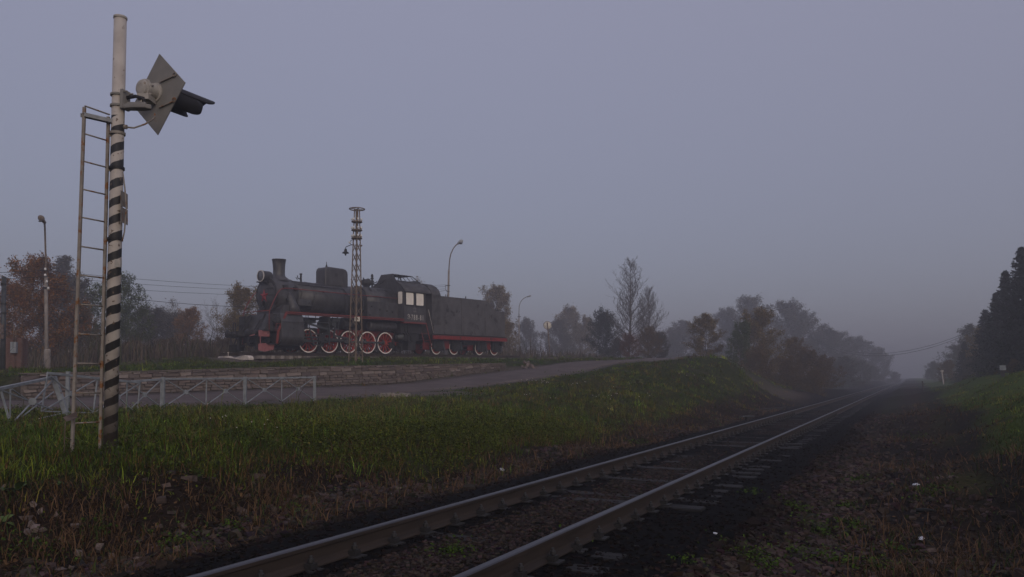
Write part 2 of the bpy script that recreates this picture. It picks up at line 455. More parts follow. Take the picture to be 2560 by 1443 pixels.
ROADPX = [(787, 1003, 26.6), (1000, 985, 31), (1290, 957, 36), (1480, 926, 42), (1640, 906, 50), (55, 1000, 24.7), (1500, 903, 50), (1640, 897, 56), (1620, 896, 75), (1740, 891, 55), (1690, 899, 54), (1800, 892, 58)]
low += [tuple(at(*p)) for p in ROADPX]
for t, zb in zip(WT, WBASE):
    p = WALL_A + WALL_D * t
    low.append((p[0], p[1], zb - .02))
low += [(-26, 20, .8), (-32, 26, 1.2), (-45, 30, 1.5)]
upp = []
for t, zt in zip(WT, WTOP):
    for off, dz in ((0.5, 0.0), (1.6, .12)):
        p = WALL_A + WALL_D * t + WALL_N * off
        upp.append((p[0], p[1], zt + dz - .03))
for x in (-6, -3, 0, 3, 6, 9, 12, 15, 18):
    fr = 1.4 if x <= -3 else -.5
    for y, dz in ((-2.3, -.36 - .14 * fr), (-1.4, -.29 - .13 * fr), (0, -.25 - .04 * fr), (1.4, -.27), (2.4, -.34), (6, -.3), (14, -.2)):
        upp.append(tuple(loco_w(x, y, dz)))
upp += [tuple(at(*p)) for p in ((118, 930, 38), (10, 948, 36), (400, 903, 50), (500, 899, 60), (1376, 893, 66), (1500, 903, 50), (1640, 897, 56), (1740, 891, 55), (1690, 899, 54), (1660, 898, 54), (1720, 896, 52), (1620, 896, 75), (1480, 900, 62), (1440, 894, 80))]
upp += [(-30, 30, 1.45), (-45, 35, 1.6), (-60, 60, 2.2), (-60, 90, 2.6), (-20, 100, 2.8), (10, 90, 3.2), (-100, 200, 2.5), (0, 200, 2.6), (-300, 600, 2), (0, 600, 2)]


class RBF:
    def __init__(s, pts, c=1.2):
        p = np.array(pts, float); s.c = c; s.p = p[:, :2]; n = len(p)
        d = np.sqrt(((s.p[:, None] - s.p[None]) ** 2).sum(-1) + c * c)
        A = np.zeros((n + 1, n + 1)); A[:n, :n] = -d + np.eye(n) * 0.03; A[:n, n] = 1; A[n, :n] = 1
        b = np.zeros(n + 1); b[:n] = p[:, 2]
        s.w = np.linalg.solve(A, b)
    def __call__(s, x, y):
        x = np.asarray(x, float); sh = x.shape; q = np.stack([x.ravel(), np.asarray(y, float).ravel()], 1)
        out = np.empty(len(q))
        for i in range(0, len(q), 20000):
            Q = q[i:i + 20000]
            d = np.sqrt(((Q[:, None] - s.p[None]) ** 2).sum(-1) + s.c ** 2)
            out[i:i + 20000] = -d @ s.w[:-1] + s.w[-1]
        return out.reshape(sh)


RL, RU = RBF(low), RBF(upp)


def wall_coords(x, y):
    dx = np.asarray(x, float) - WALL_A[0]; dy = np.asarray(y, float) - WALL_A[1]
    return (dx * WALL_U[0] + dy * WALL_U[1]) / WALL_L, dx * WALL_N[0] + dy * WALL_N[1]


def DS(x, y):
    x = np.asarray(x, float); y = np.asarray(y, float)
    return x * NL[0] + y * NL[1], x * ES[0] + y * ES[1]


def terrain(x, y, rough=True):
    x = np.asarray(x, float); y = np.asarray(y, float)
    D, s = DS(x, y)
    zl = RL(x, y); zu = RU(x, y)
    t, sd = wall_coords(x, y)
    over = np.maximum(np.maximum(WALL_T0 - t, t - WALL_T1), 0) * WALL_L
    wid = 0.22 + over * 1.3
    w = sstep(0.0, 1.0, (sd - 0.12 + over * .5) / wid)
    w = w * (1 - sstep(40, 52, s) * (1 - sstep(9, 14, D)))
    w = w * sstep(5.5, 9, D)
    z = zl * (1 - w) + zu * w
    b = sstep(2.6, 1.55, np.abs(D - TRACK_D))
    bed = -0.193 + 0.035 * (fbm(x * 2.2, y * 2.2, 5) - .5) - .016 * sstep(.9, 1.25, np.abs(D - TRACK_D)) * (D < TRACK_D)
    z = z * (1 - b) + bed * b
    if rough:
        amp = sstep(1.5, 3.2, np.abs(D - TRACK_D))
        ld, ly = (x - LOCO_O[0]) * _lc + (y - LOCO_O[1]) * _ls, -(x - LOCO_O[0]) * _ls + (y - LOCO_O[1]) * _lc
        amp = amp * (1 - .8 * sstep(3.4, 2.2, np.abs(ly)) * sstep(-7, -5, ld) * sstep(20, 18, ld))
        rd = road_mask(x, y)
        amp = amp * (1 - .9 * rd)
        z = z + amp * (0.16 * (fbm(x * .55, y * .55, 11) - .5) + 0.07 * (noise(x * 2.1, y * 2.1, 12) - .5) + .03 * (noise(x * 5.5, y * 5.5, 13) - .5))
    return z


ROAD_FAR = [(-60, 25.5), (-30, 24.8), (-19, 23.2)] + [tuple(WALL_A + WALL_D * t - WALL_N * .75) for t in (-.2, 0, .4, .8, 1.2, 1.55)] + [tuple(at(1390, 916, 46)[:2]), tuple(at(1500, 904, 50)[:2]), tuple(at(1600, 899, 54)[:2]), tuple(at(1640, 897, 58)[:2]), tuple(at(1655, 896, 75)[:2])]
ROAD_NEAR = [(-60, 13.5), (-30, 14.5), (-16.5, 17.3), (-12.5, 20.6), tuple(at(408, 1015, 22.6)[:2]), tuple(at(613, 1008, 25.2)[:2]), tuple(at(800, 1000, 28)[:2]), tuple(at(1000, 985, 31.5)[:2]), tuple(at(1150, 972, 33.8)[:2]), tuple(at(1290, 957, 36.5)[:2]), tuple(at(1400, 940, 39.5)[:2]), tuple(at(1480, 927, 42.5)[:2]), tuple(at(1590, 911, 47)[:2]), tuple(at(1690, 903, 53)[:2]), tuple(at(1720, 897, 75)[:2])]


def resample(P, n):
    P = np.array(P, float); d = np.r_[0, np.cumsum(np.hypot(*np.diff(P, axis=0).T))]
    u = np.linspace(0, d[-1], n)
    return np.stack([np.interp(u, d, P[:, 0]), np.interp(u, d, P[:, 1])], 1)


NR = 170
RF, RN = resample(ROAD_FAR, NR), resample(ROAD_NEAR, NR)
RC = (RF + RN) / 2; RW = np.hypot(*(RF - RN).T) / 2


def road_mask(x, y):
    x = np.asarray(x, float); sh = x.shape; q = np.stack([x.ravel(), np.asarray(y, float).ravel()], 1)
    out = np.zeros(len(q))
    # signed "inside" by nearest centre sample
    sel = (q[:, 1] > 10) & (q[:, 1] < 80) & (q[:, 0] > -64) & (q[:, 0] < 22)
    idx = np.nonzero(sel)[0]
    for i in range(0, len(idx), 20000):
        Q = q[idx[i:i + 20000]]
        d2 = ((Q[:, None] - RC[None]) ** 2).sum(-1); k = d2.argmin(1)
        ax = RF[k] - RN[k]; L = np.maximum(np.hypot(ax[:, 0], ax[:, 1]), .1); ax = ax / L[:, None]
        off = np.abs(((Q - RC[k]) * ax).sum(1))
        out[idx[i:i + 20000]] = sstep(RW[k] + .55, RW[k] + .05, off)
    return out.reshape(sh)


MOUND = [tuple(at(*p)[:2]) for p in ((1600, 906, 50), (1660, 901, 53), (1720, 897, 54), (1780, 893, 54.5), (1825, 897, 54.5), (1860, 914, 55), (1905, 943, 55), (1950, 976, 55))]


def zones(x, y):
    """weights of what covers the ground at (x, y)"""
    D, s = DS(x, y)
    n1 = fbm(np.asarray(x) * .35, np.asarray(y) * .35, 21); n2 = fbm(np.asarray(x) * 1.3, np.asarray(y) * 1.3, 31)
    e = (n1 - .5) * 1.6 + (n2 - .5) * .9
    t, sd = wall_coords(x, y)
    ld, ly = (x - LOCO_O[0]) * _lc + (y - LOCO_O[1]) * _ls, -(x - LOCO_O[0]) * _ls + (y - LOCO_O[1]) * _lc
    road = road_mask(x, y)
    bed = sstep(2.05, 1.75, np.abs(D - TRACK_D) + e * .12)
    stones = np.maximum(sstep(2.9, 2.2, np.abs(D - 3.75) + e * .35) , sstep(2.4, 1.2, np.abs(D - 1.3) + e * .4) * (1 - .35 * sstep(20, 45, s)))
    brown_left = sstep(5.3, 5.9, D + e * .3) * sstep(7.7, 6.9, D + e * .7 - .55 * sstep(15, 35, s) * 1.2 - 1.0 * sstep(7.2, 4.5, s) + .6 * sstep(7.5, 9.5, s) * sstep(18, 14, s))
    dirt = sstep(2.3, 1.5, np.abs(ly) + e * .3 + .9 * sstep(0, 5, ld)) * sstep(-6.5, -5, ld) * sstep(20, 17, ld)
    apron = sstep(.95, .6, np.abs(sd + .45)) * sstep(WALL_T0 - .05, WALL_T0, t) * sstep(WALL_T1 + .35, WALL_T1 + .2, t) * .85
    px = at(975, 990, 30)
    shoulder = sstep(1.0, .55, np.hypot((x - px[0] - .6) / 4.2, (y - px[1] - .4) / 1.6) + e * .25)
    mound = np.zeros_like(np.asarray(x, float) + 0.0)
    for (ax_, ay_), (bx_, by_) in zip(MOUND[:-1], MOUND[1:]):
        vx, vy = bx_ - ax_, by_ - ay_; tt = np.clip(((x - ax_) * vx + (y - ay_) * vy) / (vx * vx + vy * vy), 0, 1)
        mound = np.maximum(mound, sstep(2.6, 1.7, np.hypot(x - ax_ - tt * vx, y - ay_ - tt * vy) + e * .5))
    roadside = sstep(.3, .02, road) * 0
    right = sstep(-.2, -1.2, D + e * .6)
    gr_right = right * sstep(-1.2, -2.2, D + e * .7) * sstep(9, 20, s + e * 5)
    ditch = sstep(1.0, .2, np.abs(D + .1) + e * .3) 
    far_brown = np.maximum(sstep(47, 60, np.hypot(x, y)) * sstep(14, 22, D), sstep(-16, -18.5, x) * sstep(24, 28, y))
    far_brown = np.maximum(far_brown, sstep(3.5, 5.5, ly) * sstep(-12, -8, ld) * (D > 14))
    return dict(D=D, s=s, road=road, bed=bed, stones=stones, brown=brown_left, dirt=dirt, apron=apron, shoulder=shoulder, mound=mound, gr_right=gr_right, right=right, ditch=ditch, far=far_brown, n1=n1, n2=n2, ly=ly, ld=ld, t=t, sd=sd)


def mixc(c, col, w):
    return c * (1 - w[..., None]) + np.array(col) * w[..., None]


def ground_color(x, y):
    z = zones(x, y)
    c = np.zeros(x.shape + (3,)) + np.array((.024, .030, .008))
    c = mixc(c, (.036, .038, .010), sstep(.5, .75, z['n1']))
    c = mixc(c, (.045, .034, .022), sstep(.62, .8, z['n2']) * .7)
    c = mixc(c, (.070, .050, .034), z['far'] * .8)
    c = mixc(c, (.018, .012, .008), z['brown'])
    c = mixc(c, (.046, .029, .018), z['ditch'])
    c = mixc(c, (.016, .013, .010), z['right'] * (1 - z['gr_right']))
    c = mixc(c, (.046, .070, .009), z['gr_right'])
    c = mixc(c, (.016, .013, .012), z['stones'])
    c = mixc(c, (.0065, .0062, .0065), z['bed'])
    mid = z['bed'] * sstep(.55, .2, np.abs(z['D'] - TRACK_D) + (z['n2'] - .5) * .5) * sstep(.42, .6, z['n1'] + .1)
    c = mixc(c, (.030, .023, .019), mid * .7)
    c = mixc(c, (.105, .085, .072), z['dirt'])
    c = mixc(c, (.085, .070, .058), z['apron'])
    c = mixc(c, (.105, .088, .078), z['shoulder'])
    c = mixc(c, (.082, .063, .052), z['mound'] * (.45 + .5 * z['n2']))
    c = mixc(c, (.09, .078, .072), z['road'])
    return c


def polar_mesh(name, az, rr, col_fn):
    A, Rr = np.meshgrid(az, rr)
    x = Rr * np.sin(A); y = Rr * np.cos(A)
    z = terrain(x, y)
    far = sstep(250, 700, Rr)
    z = z * (1 - far) + 1.0 * far
    nA, nR = len(az), len(rr)
    V = np.stack([x, y, z], -1).reshape(-1, 3)
    i = np.arange(nR - 1)[:, None] * nA + np.arange(nA)[None]
    j = np.roll(np.arange(nA), -1)[None] + np.arange(nR - 1)[:, None] * nA
    F = np.stack([i, j, j + nA, i + nA], -1).reshape(-1, 4)
    return np_mesh(name, V, F[:, ::-1], col_fn(x, y).reshape(-1, 3), smooth=True)


az = np.r_[np.linspace(R(-44), R(44), 400), np.linspace(R(46), R(314), 70)]
rr = np.r_[np.geomspace(.4, 3, 16), np.linspace(3.1, 22, 130), np.linspace(22.16, 50, 165), np.geomspace(51, 900, 60)]
g = link('ground', polar_mesh('ground', az, rr, ground_color), None, M['ground'])
tag(g, kind='structure')

# the road, a sheet on the ground
u = np.r_[0, .012, np.linspace(.1, .9, 8), .988, 1]
X = RN[:, None, 0] * (1 - u) + RF[:, None, 0] * u; Y = RN[:, None, 1] * (1 - u) + RF[:, None, 1] * u
Zr = terrain(X, Y) + 0.03 + 0.03 * (1 - (2 * u[None] - 1) ** 2)
Zr[:, 0] -= .12; Zr[:, -1] -= .12
V = np.stack([X, Y, Zr], -1).reshape(-1, 3)
i = (np.arange(NR - 1)[:, None] * 12 + np.arange(11)[None]).ravel()
road = link('road', np_mesh('road', V, np.stack([i, i + 1, i + 13, i + 12], 1), smooth=True), None, M['asphalt'])
tag(road, kind='structure')


def gz(x, y):
    return float(terrain(np.array([float(x)]), np.array([float(y)]))[0])


def ghit(px, py):
    """where the sight line through a photograph pixel meets the ground"""
    d = at(px, py, 1.0) - np.array([0, 0, EYE]); Y = np.geomspace(4, 160, 2500)
    T = terrain(d[0] * Y, Y); k = np.nonzero(EYE + d[2] * Y < T)[0]
    k = k[0] if len(k) else -1
    return np.array([d[0] * Y[k], Y[k], T[k]])


# ------------------------------------------------------------------ main railway track
S0, S1 = -9.0, 420.0
trk = empty('railway_track', track(TRACK_D, 0), (0, 0, math.atan2(ES[1], ES[0]) - PI / 2),
            'dark oily railway track with two long rails running away into the fog', 'railway track')
# local frame: y along the track, x to the right
RAIL = [(-.075, -.18), (.075, -.18), (.075, -.168), (.02, -.150), (.0105, -.13), (.0105, -.052), (.034, -.040), (.0365, -.012), (.030, -.003), (.018, 0), (-.018, 0), (-.030, -.003), (-.0365, -.012), (-.034, -.040), (-.0105, -.052), (-.0105, -.13), (-.02, -.150), (-.075, -.168)]
for sx in (-1, 1):
    mb = MB()
    ys = [S0, 0, 10, 20, 40, 80, 160, S1]
    n = len(RAIL)
    vs = [(sx * .795 + px_, y, pz) for y in ys for px_, pz in RAIL]
    for i in range(len(ys) - 1):
        pass
    mb.v = [tuple(v) for v in vs]
    for i in range(len(ys) - 1):
        for k in range(n):
            top = k in (7, 8, 9, 10, 11)
            mb.f.append((i * n + k, i * n + (k + 1) % n, (i + 1) * n + (k + 1) % n, (i + 1) * n + k)); mb.m.append(1 if top else 0); mb.sm.append(False)
    mb.f.append(tuple(range(n - 1, -1, -1))); mb.m.append(0); mb.sm.append(False)
    mb.build('rail', [M['rail'], M['railtop']], trk)

sl = []
for k in range(3):
    mb = MB().box((-1.35, -.125, -.34), (1.35, .125, -.185 - .006 * k))
    me = mb.build('sleeper', M['sleeper'], None, bevel=.012).data
    sl.append(me)
for o in [o for o in COL.objects if o.name.startswith('sleeper') and o.parent is None]:
    bpy.data.objects.remove(o)


def fastening_mesh(name='rail_fastening'):
    mb = MB()
    mb.box((-.17, -.075, -.186), (.17, .075, -.172))
    for sx in (-1, 1):
        mb.box((sx * .055 if sx > 0 else -.125, -.04, -.173), (.125 if sx > 0 else -.055, .04, -.128))
        mb.tube([(sx * .092, 0, -.13), (sx * .092, 0, -.068)], .014, 6)
        mb.lathe([(.026, 0), (.026, .026), (.014, .03)], (sx * .092, 0, -.118), n=6, smooth=False)
    me = mb.build(name, M['black'], None).data
    return me


fm = fastening_mesh()
for o in [o for o in COL.objects if o.name.startswith('rail_fastening')]:
    bpy.data.objects.remove(o)
PITCH_S = 0.545
rest = MB()
ns = 0
for i in range(int((150 - S0) / PITCH_S)):
    y = S0 + .2 + i * PITCH_S
    jit = random.uniform(-.02, .02)
    if y < 70:
        o = link('sleeper', sl[i % 3], trk, loc=(random.uniform(-.05, .05), y + jit, random.uniform(-.022, .004)), rot=(0, random.uniform(-.008, .008), random.uniform(-.02, .02)))
        ns += 1
        if y < 34:
            for sx in (-1, 1):
                link('rail_fastening', fm, o, loc=(sx * .795 - o.location.x, 0, -o.location.z))
    else:
        rest.box((-1.35, y - .125, -.33), (1.35, y + .125, -.19))
tag(rest.build('far_sleepers', M['sleeper'], trk), kind='stuff')
# a fishplated joint in the nearer view of each rail
for sx, y in ((-1, 19.6), (1, 19.6)):
    mb = MB()
    for q in (-1, 1):
        mb.box((sx * .795 + (q * .0125 if q > 0 else -.040), y - .4, -.135), (sx * .795 + (.040 if q > 0 else -.0125), y + .4, -.058))
        for k in range(4):
            yy = y - .3 + k * .2
            mb.tube([(sx * .795 + q * .036, yy, -.097), (sx * .795 + q * .062, yy, -.097)], .02, 6)
    mb.build('fishplate', M['rail'], trk)

# ------------------------------------------------------------------ ballast stones and ground stones (stuff)
def rock_variants(n, seed):
    r = np.random.default_rng(seed); out = []
    base = np.array([(x, y, z) for z in (-1, 1) for y in (-1, 1) for x in (-1, 1)], float)
    F = np.array([(0, 1, 3), (0, 3, 2), (4, 6, 7), (4, 7, 5), (0, 4, 5), (0, 5, 1), (1, 5, 7), (1, 7, 3), (3, 7, 6), (3, 6, 2), (2, 6, 4), (2, 4, 0)])
    for _ in range(n):
        v = base * r.uniform(.45, 1.0, (8, 3)) + r.normal(0, .12, (8, 3))
        v = v * np.array([1, r.uniform(.6, 1), r.uniform(.45, .85)])
        out.append(v * .72)
    return out, F


RV, RFc = rock_variants(14, 3)


def rocks(name, P, size, color, material, sink=.25):
    n = len(P)
    r = np.random.default_rng(n)
    vi = r.integers(0, len(RV), n)
    base = np.array(RV)[vi]
    a = r.uniform(0, 2 * PI, n); tl = r.normal(0, .45, n)
    ca, sa = np.cos(a), np.sin(a)
    ct, st = np.cos(tl), np.sin(tl)
    v = base * size[:, None, None]
    y = v[..., 1] * ct[:, None] - v[..., 2] * st[:, None]; z = v[..., 1] * st[:, None] + v[..., 2] * ct[:, None]
    x = v[..., 0]
    X = x * ca[:, None] - y * sa[:, None] + P[:, None, 0]; Yy = x * sa[:, None] + y * ca[:, None] + P[:, None, 1]
    Z = z + P[:, None, 2] + size[:, None] * (.4 - sink)
    V = np.stack([X, Yy, Z], -1).reshape(-1, 3)
    F = (RFc[None] + (np.arange(n) * 8)[:, None, None]).reshape(-1, 3)
    return link(name, np_mesh(name, V, F, np.repeat(color, 8, 0)), None, material)


def scatter_view(n, r0, r1, a0=-38, a1=40, seed=0):
    r = np.random.default_rng(seed)
    lr = np.exp(r.uniform(math.log(r0), math.log(r1), n)); a = np.radians(r.uniform(a0, a1, n))
    return lr * np.sin(a), lr * np.cos(a), r


x, y, r = scatter_view(150000, 2.2, 40, -42, 42, 5)
z = zones(x, y)
w = np.maximum(z['stones'] * .95, z['bed'] * .55) * (1 - .75 * z['ditch'])
mid = sstep(.6, .25, np.abs(z['D'] - TRACK_D))
w = np.where(z['bed'] > .5, .25 + .5 * mid * sstep(.4, .6, z['n1']), w)
keep = (r.random(len(x)) < w) & (np.abs(np.abs(z['D'] - TRACK_D) - .795) > .10)
x, y = x[keep], y[keep]; zz = {k: v[keep] for k, v in z.items()}
x, y = x[:42000], y[:42000]; zz = {k: v[:42000] for k, v in zz.items()}
dist = np.hypot(x, y)
size = r.gamma(5, .0066, len(x)) + .010 + dist * .0005
inner = zz['bed'] > .5
size = np.where(inner, np.minimum(size, .03 + .0 * size), size)
oily = sstep(2.6, 1.6, np.abs(zz['D'] - TRACK_D) + (zz['n1'] - .5) * 1.2) * (1 - .6 * (inner & (np.abs(zz['D'] - TRACK_D) < .5)))
b1 = r.random(len(x))[:, None]
colr = np.array((.060, .044, .038)) * (.30 + 1.15 * b1) + r.normal(0, .004, (len(x), 3))
colr = np.clip(colr * (1 - .82 * oily[:, None]) , .004, 1)
P = np.stack([x, y, terrain(x, y)], 1)
tag(rocks('ballast_gravel', P, size, colr, M['stone_attr']), kind='stuff')

# ------------------------------------------------------------------ grass (stuff)
def blades(name, x, y, h, w, lean, col, seed=0, zoff=None, ang=None):
    n = len(x); r = np.random.default_rng(seed)
    a = r.uniform(0, 2 * PI, n) if ang is None else ang
    dx, dy = np.cos(a), np.sin(a); px_, py_ = -dy, dx
    z0 = terrain(x, y) - .015
    if zoff is not None: z0 = z0 + zoff
    L = h * lean
    hh = np.sqrt(np.maximum(h * h - (L * .8) ** 2, (h * .25) ** 2))
    B = np.stack([x, y, z0], 1)
    mid = np.stack([x + dx * L * .32, y + dy * L * .32, z0 + hh * .62], 1)
    tip = np.stack([x + dx * L, y + dy * L, z0 + hh], 1)
    side = np.stack([px_ * w * .5, py_ * w * .5, np.zeros(n)], 1)
    V = np.stack([B - side, B + side, mid - side * .75, mid + side * .75, tip], 1).reshape(-1, 3)
    f = np.array([(0, 1, 3), (0, 3, 2), (2, 3, 4)])
    F = (f[None] + (np.arange(n) * 5)[:, None, None]).reshape(-1, 3)
    C = np.repeat(col, 5, 0)
    me = np_mesh(name, V, F, C)
    o = link(name, me, None, M['leaf'])
    return tag(o, kind='stuff')


def tufts(x, y, per, spread, seed):
    """tuft centres to blade feet and outward lean directions"""
    r = np.random.default_rng(seed); n = len(x)
    per = r.poisson(per, n) + 3
    idx = np.repeat(np.arange(n), per)
    a = r.uniform(0, 2 * PI, len(idx)); rad = np.abs(r.normal(0, 1, len(idx))) * spread
    return idx, x[idx] + rad * np.cos(a), y[idx] + rad * np.sin(a), a + r.normal(0, .5, len(idx))


x, y, r = scatter_view(62000, 4.0, 80, -40, 40, 9)
z = zones(x, y)
D, s = z['D'], z['s']
g_left = sstep(6.2, 7.0, D + (z['n1'] - .5) * 1.0 + (z['n2'] - .5) * .6 - 1.0 * sstep(7.2, 4.5, s) + .4 * sstep(7.5, 9.5, s) * sstep(18, 14, s)) * (1 - .93 * z['brown'])
w = np.maximum(g_left, z['gr_right'])
w = w * (1 - z['road']) * (1 - z['dirt']) * (1 - .9 * z['apron']) * (1 - .95 * z['shoulder']) * (1 - .72 * z['mound']) * (1 - .8 * z['far'])
bare = at(440, 1040, 17); w = w * (1 - .9 * sstep(1.3, .8, np.hypot((x - bare[0]) / 1.5, (y - bare[1]) / .8)))
w = w * (.45 + .55 * sstep(.25, .6, fbm(x * 1.7, y * 1.7, 41)))
keep = r.random(len(x)) < w
x, y = x[keep], y[keep]
dist = np.hypot(x, y)
hT = r.gamma(4, .028, len(x)) * (.5 + 1.0 * fbm(x * .7, y * .7, 43)) + .05
tint = r.normal(0, .26, len(x)); strawT = r.random(len(x)); brT = np.exp(r.normal(0, .42, len(x)))
idx, x, y, ang = tufts(x, y, 7, .05 + .0035 * dist.mean(), 77)
hT, tint, strawT, brT = hT[idx], tint[idx], strawT[idx], brT[idx]
z = zones(x, y)
dist = np.hypot(x, y); D, s = z['D'], z['s']
r = np.random.default_rng(15)
ok = r.random(len(x)) > np.clip(z['road'] * 1.2 + z['dirt'] * .9 + z['bed'], 0, 1)
x, y, ang, hT, tint, strawT, brT, dist, D, s = (v[ok] for v in (x, y, ang, hT, tint, strawT, brT, dist, D, s)); z = {k: v[ok] for k, v in z.items()}
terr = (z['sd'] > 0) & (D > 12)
h = hT * r.uniform(.6, 1.25, len(x)) * np.where(terr, .8, 1.0)
h = np.where(z['right'] > .5, h * .6, h)
tall = (r.random(len(x)) < .02) & ~terr & (D > 7)
h = np.where(tall, h * 1.8, h)
rd_ = road_mask(x + .6 * NL[0], y + .6 * NL[1]) + road_mask(x + 1.6 * NL[0], y + 1.6 * NL[1])
h = h * (1 - .5 * np.clip(rd_, 0, 1))
nearpole = sstep(15, 9, dist) * (D > 6)
lean = np.clip(r.normal(.62, .2, len(x)) + .15 * nearpole, .1, 1.1)
wd = .0045 + .00052 * dist
q = r.random(len(x)) * .35 + z['n1'] * .7 + (z['n2'] - .5) * .4 + tint + .12
c = np.zeros((len(x), 3)) + np.array((.046, .080, .009))
c = mixc(c, (.105, .128, .013), sstep(.45, .95, q))
c = mixc(c, (.150, .128, .022), sstep(.92, 1.25, q))
straw = (strawT < np.where(terr, .03, .12 + .35 * sstep(8.8, 7, D) * (D > 0))) | (r.random(len(x)) < .06)
patch = sstep(.52, .72, fbm(x * .28, y * .28, 51))
c = mixc(c, (.100, .082, .024), patch * .6)
c = np.where(straw[:, None], np.array((.120, .072, .026)) * r.uniform(.5, 1.2, (len(x), 1)), c)
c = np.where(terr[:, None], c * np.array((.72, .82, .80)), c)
c = c * r.uniform(.7, 1.25, (len(x), 1)) * brT[:, None]
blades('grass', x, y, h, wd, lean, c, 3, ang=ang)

# dead brown straw along the foot of the bank and in the ditch
x, y, r = scatter_view(260000, 3.0, 50, -42, 40, 19)
z = zones(x, y)
w = np.maximum(np.maximum(z['brown'] * .8, z['ditch'] * .45), z['right'] * (1 - z['gr_right']) * .35) * (1 - z['bed'])
keep = r.random(len(x)) < w * sstep(.2, .6, fbm(x * 1.4, y * 1.4, 47))
x, y = x[keep], y[keep]; z = {k: v[keep] for k, v in z.items()}
dist = np.hypot(x, y)
h = r.uniform(.06, .26, len(x)) * (.5 + fbm(x * .8, y * .8, 49))
c = np.array((.135, .078, .040)) * r.uniform(.2, 1.2, (len(x), 1)) + np.zeros((len(x), 3))
gsel = r.random(len(x)) < .14
c = np.where(gsel[:, None], np.array((.038, .060, .014)) * r.uniform(.6, 1.3, (len(x), 1)), c)
blades('dry_grass', x, y, h, .0045 + .0006 * dist, r.uniform(.45, 1.25, len(x)), c, 5)


# tall dry weeds in a band behind the terrace and the locomotive
r = np.random.default_rng(23)
n = 60000
aa = np.radians(r.uniform(-37, 12, n)); dd = np.exp(r.uniform(math.log(34), math.log(84), n))
x, y = dd * np.sin(aa), dd * np.cos(aa)
z = zones(x, y)
k = (z['far'] > .35) & (z['ly'] > 4.5) & (z['road'] < .1) & (r.random(n) < .25 + .75 * sstep(.3, .6, fbm(x * .3, y * .3, 91)))
x, y = x[k], y[k]; n = len(x)
h = r.gamma(6, .13, n) * (.5 + fbm(x * .25, y * .25, 93)) * (1 - .45 * sstep(0, 8, x))
c = np.array((.105, .080, .056)) * r.uniform(.45, 1.35, (n, 1)); gsel = r.random(n) < .18
c = np.where(gsel[:, None], np.array((.055, .060, .022)) * r.uniform(.5, 1.2, (n, 1)), c)
blades('dry_weeds', x, y, h, .03 + .0006 * np.hypot(x, y), np.clip(r.normal(.35, .15, n), .05, .8), c, 6)


def leaves(name, P, size, col, seed=0, flat=.5, fold=True):
    """small pointed leaves, two triangles each, folded along the midrib"""
    n = len(P); r = np.random.default_rng(seed)
    a = r.uniform(0, 2 * PI, n); e = r.normal(0, flat, n)
    d = np.stack([np.cos(a) * np.cos(e), np.sin(a) * np.cos(e), np.sin(e)], 1)
    s = np.stack([-np.sin(a), np.cos(a), r.normal(0, .45, n)], 1)
    d *= size[:, None]; s *= size[:, None] * .36
    up = np.zeros((n, 3)); up[:, 2] = size * .1
    m = P + d * .5
    V = np.stack([P, m + s + up, P + d, m - s + up], 1).reshape(-1, 3)
    f = np.array([(0, 1, 2), (0, 2, 3)])
    F = (f[None] + (np.arange(n) * 4)[:, None, None]).reshape(-1, 3)
    return np_mesh(name, V, F, np.repeat(col, 4, 0))


# yellow-green creeping ground cover on the bank
c0 = at(1130, 1125, 17.5)
r = np.random.default_rng(61)
n = 52000
e1 = r.normal(0, 1, n); e2 = r.normal(0, 1, n)
sD = 7.75 + .65 * e2; ss = 13.5 + 2.7 * e1
x = NL[0] * sD + ES[0] * ss; y = NL[1] * sD + ES[1] * ss
k = (fbm(x * 1.2, y * 1.2, 63) > .36) & (sD > 6.35)
x, y = x[k], y[k]; n = len(x)
P = np.stack([x, y, terrain(x, y) + r.uniform(.02, .30, n) * (.5 + fbm(x * .9, y * .9, 64))], 1)
c = np.array((.066, .084, .007)) * r.uniform(.3, 1.5, (n, 1)); c[r.random(n) < .07] = (.14, .12, .015)
tag(link('ground_cover', leaves('ground_cover', P, r.uniform(.022, .046, n), c, 5, .5), None, M['leaf']), kind='stuff')
# fallen leaves and torn straw over the bare soil
x, y, r = scatter_view(90000, 3.0, 32, -42, 40, 29)
z = zones(x, y)
w = np.maximum(z['brown'], np.maximum(z['ditch'] * .7, z['right'] * (1 - z['gr_right']) * .5)) * (1 - z['bed'])
k = r.random(len(x)) < w * (.25 + .75 * sstep(.35, .6, fbm(x * 2.2, y * 2.2, 81)))
x, y = x[k], y[k]; n = len(x); dist = np.hypot(x, y)
P = np.stack([x, y, terrain(x, y) + r.uniform(.0, .03, n)], 1)
kk = r.random((n, 1))
c = np.where(kk < .5, np.array((.060, .036, .020)), np.where(kk < .8, np.array((.105, .060, .028)), np.where(kk < .92, np.array((.030, .022, .016)), np.array((.045, .075, .014))))) * r.uniform(.5, 1.3, (n, 1))
tag(link('fallen_leaves', leaves('fallen_leaves', P, r.uniform(.02, .045, n) + dist * .0012, c, 9, .35), None, M['leaf']), kind='stuff')
# stray stones in the soil
x, y, r = scatter_view(14000, 3.0, 26, -42, 40, 33)
z = zones(x, y)
k = r.random(len(x)) < np.maximum(z['brown'] * .35 * sstep(.45, .7, fbm(x * .9, y * .9, 83)), z['ditch'] * .2)
x, y = x[k], y[k]; n = len(x)
P = np.stack([x, y, terrain(x, y)], 1)
tag(rocks('stray_gravel', P, r.gamma(3, .011, n) + .008, np.array((.085, .064, .055)) * r.uniform(.4, 1.5, (n, 1)), M['stone_attr']), kind='stuff')
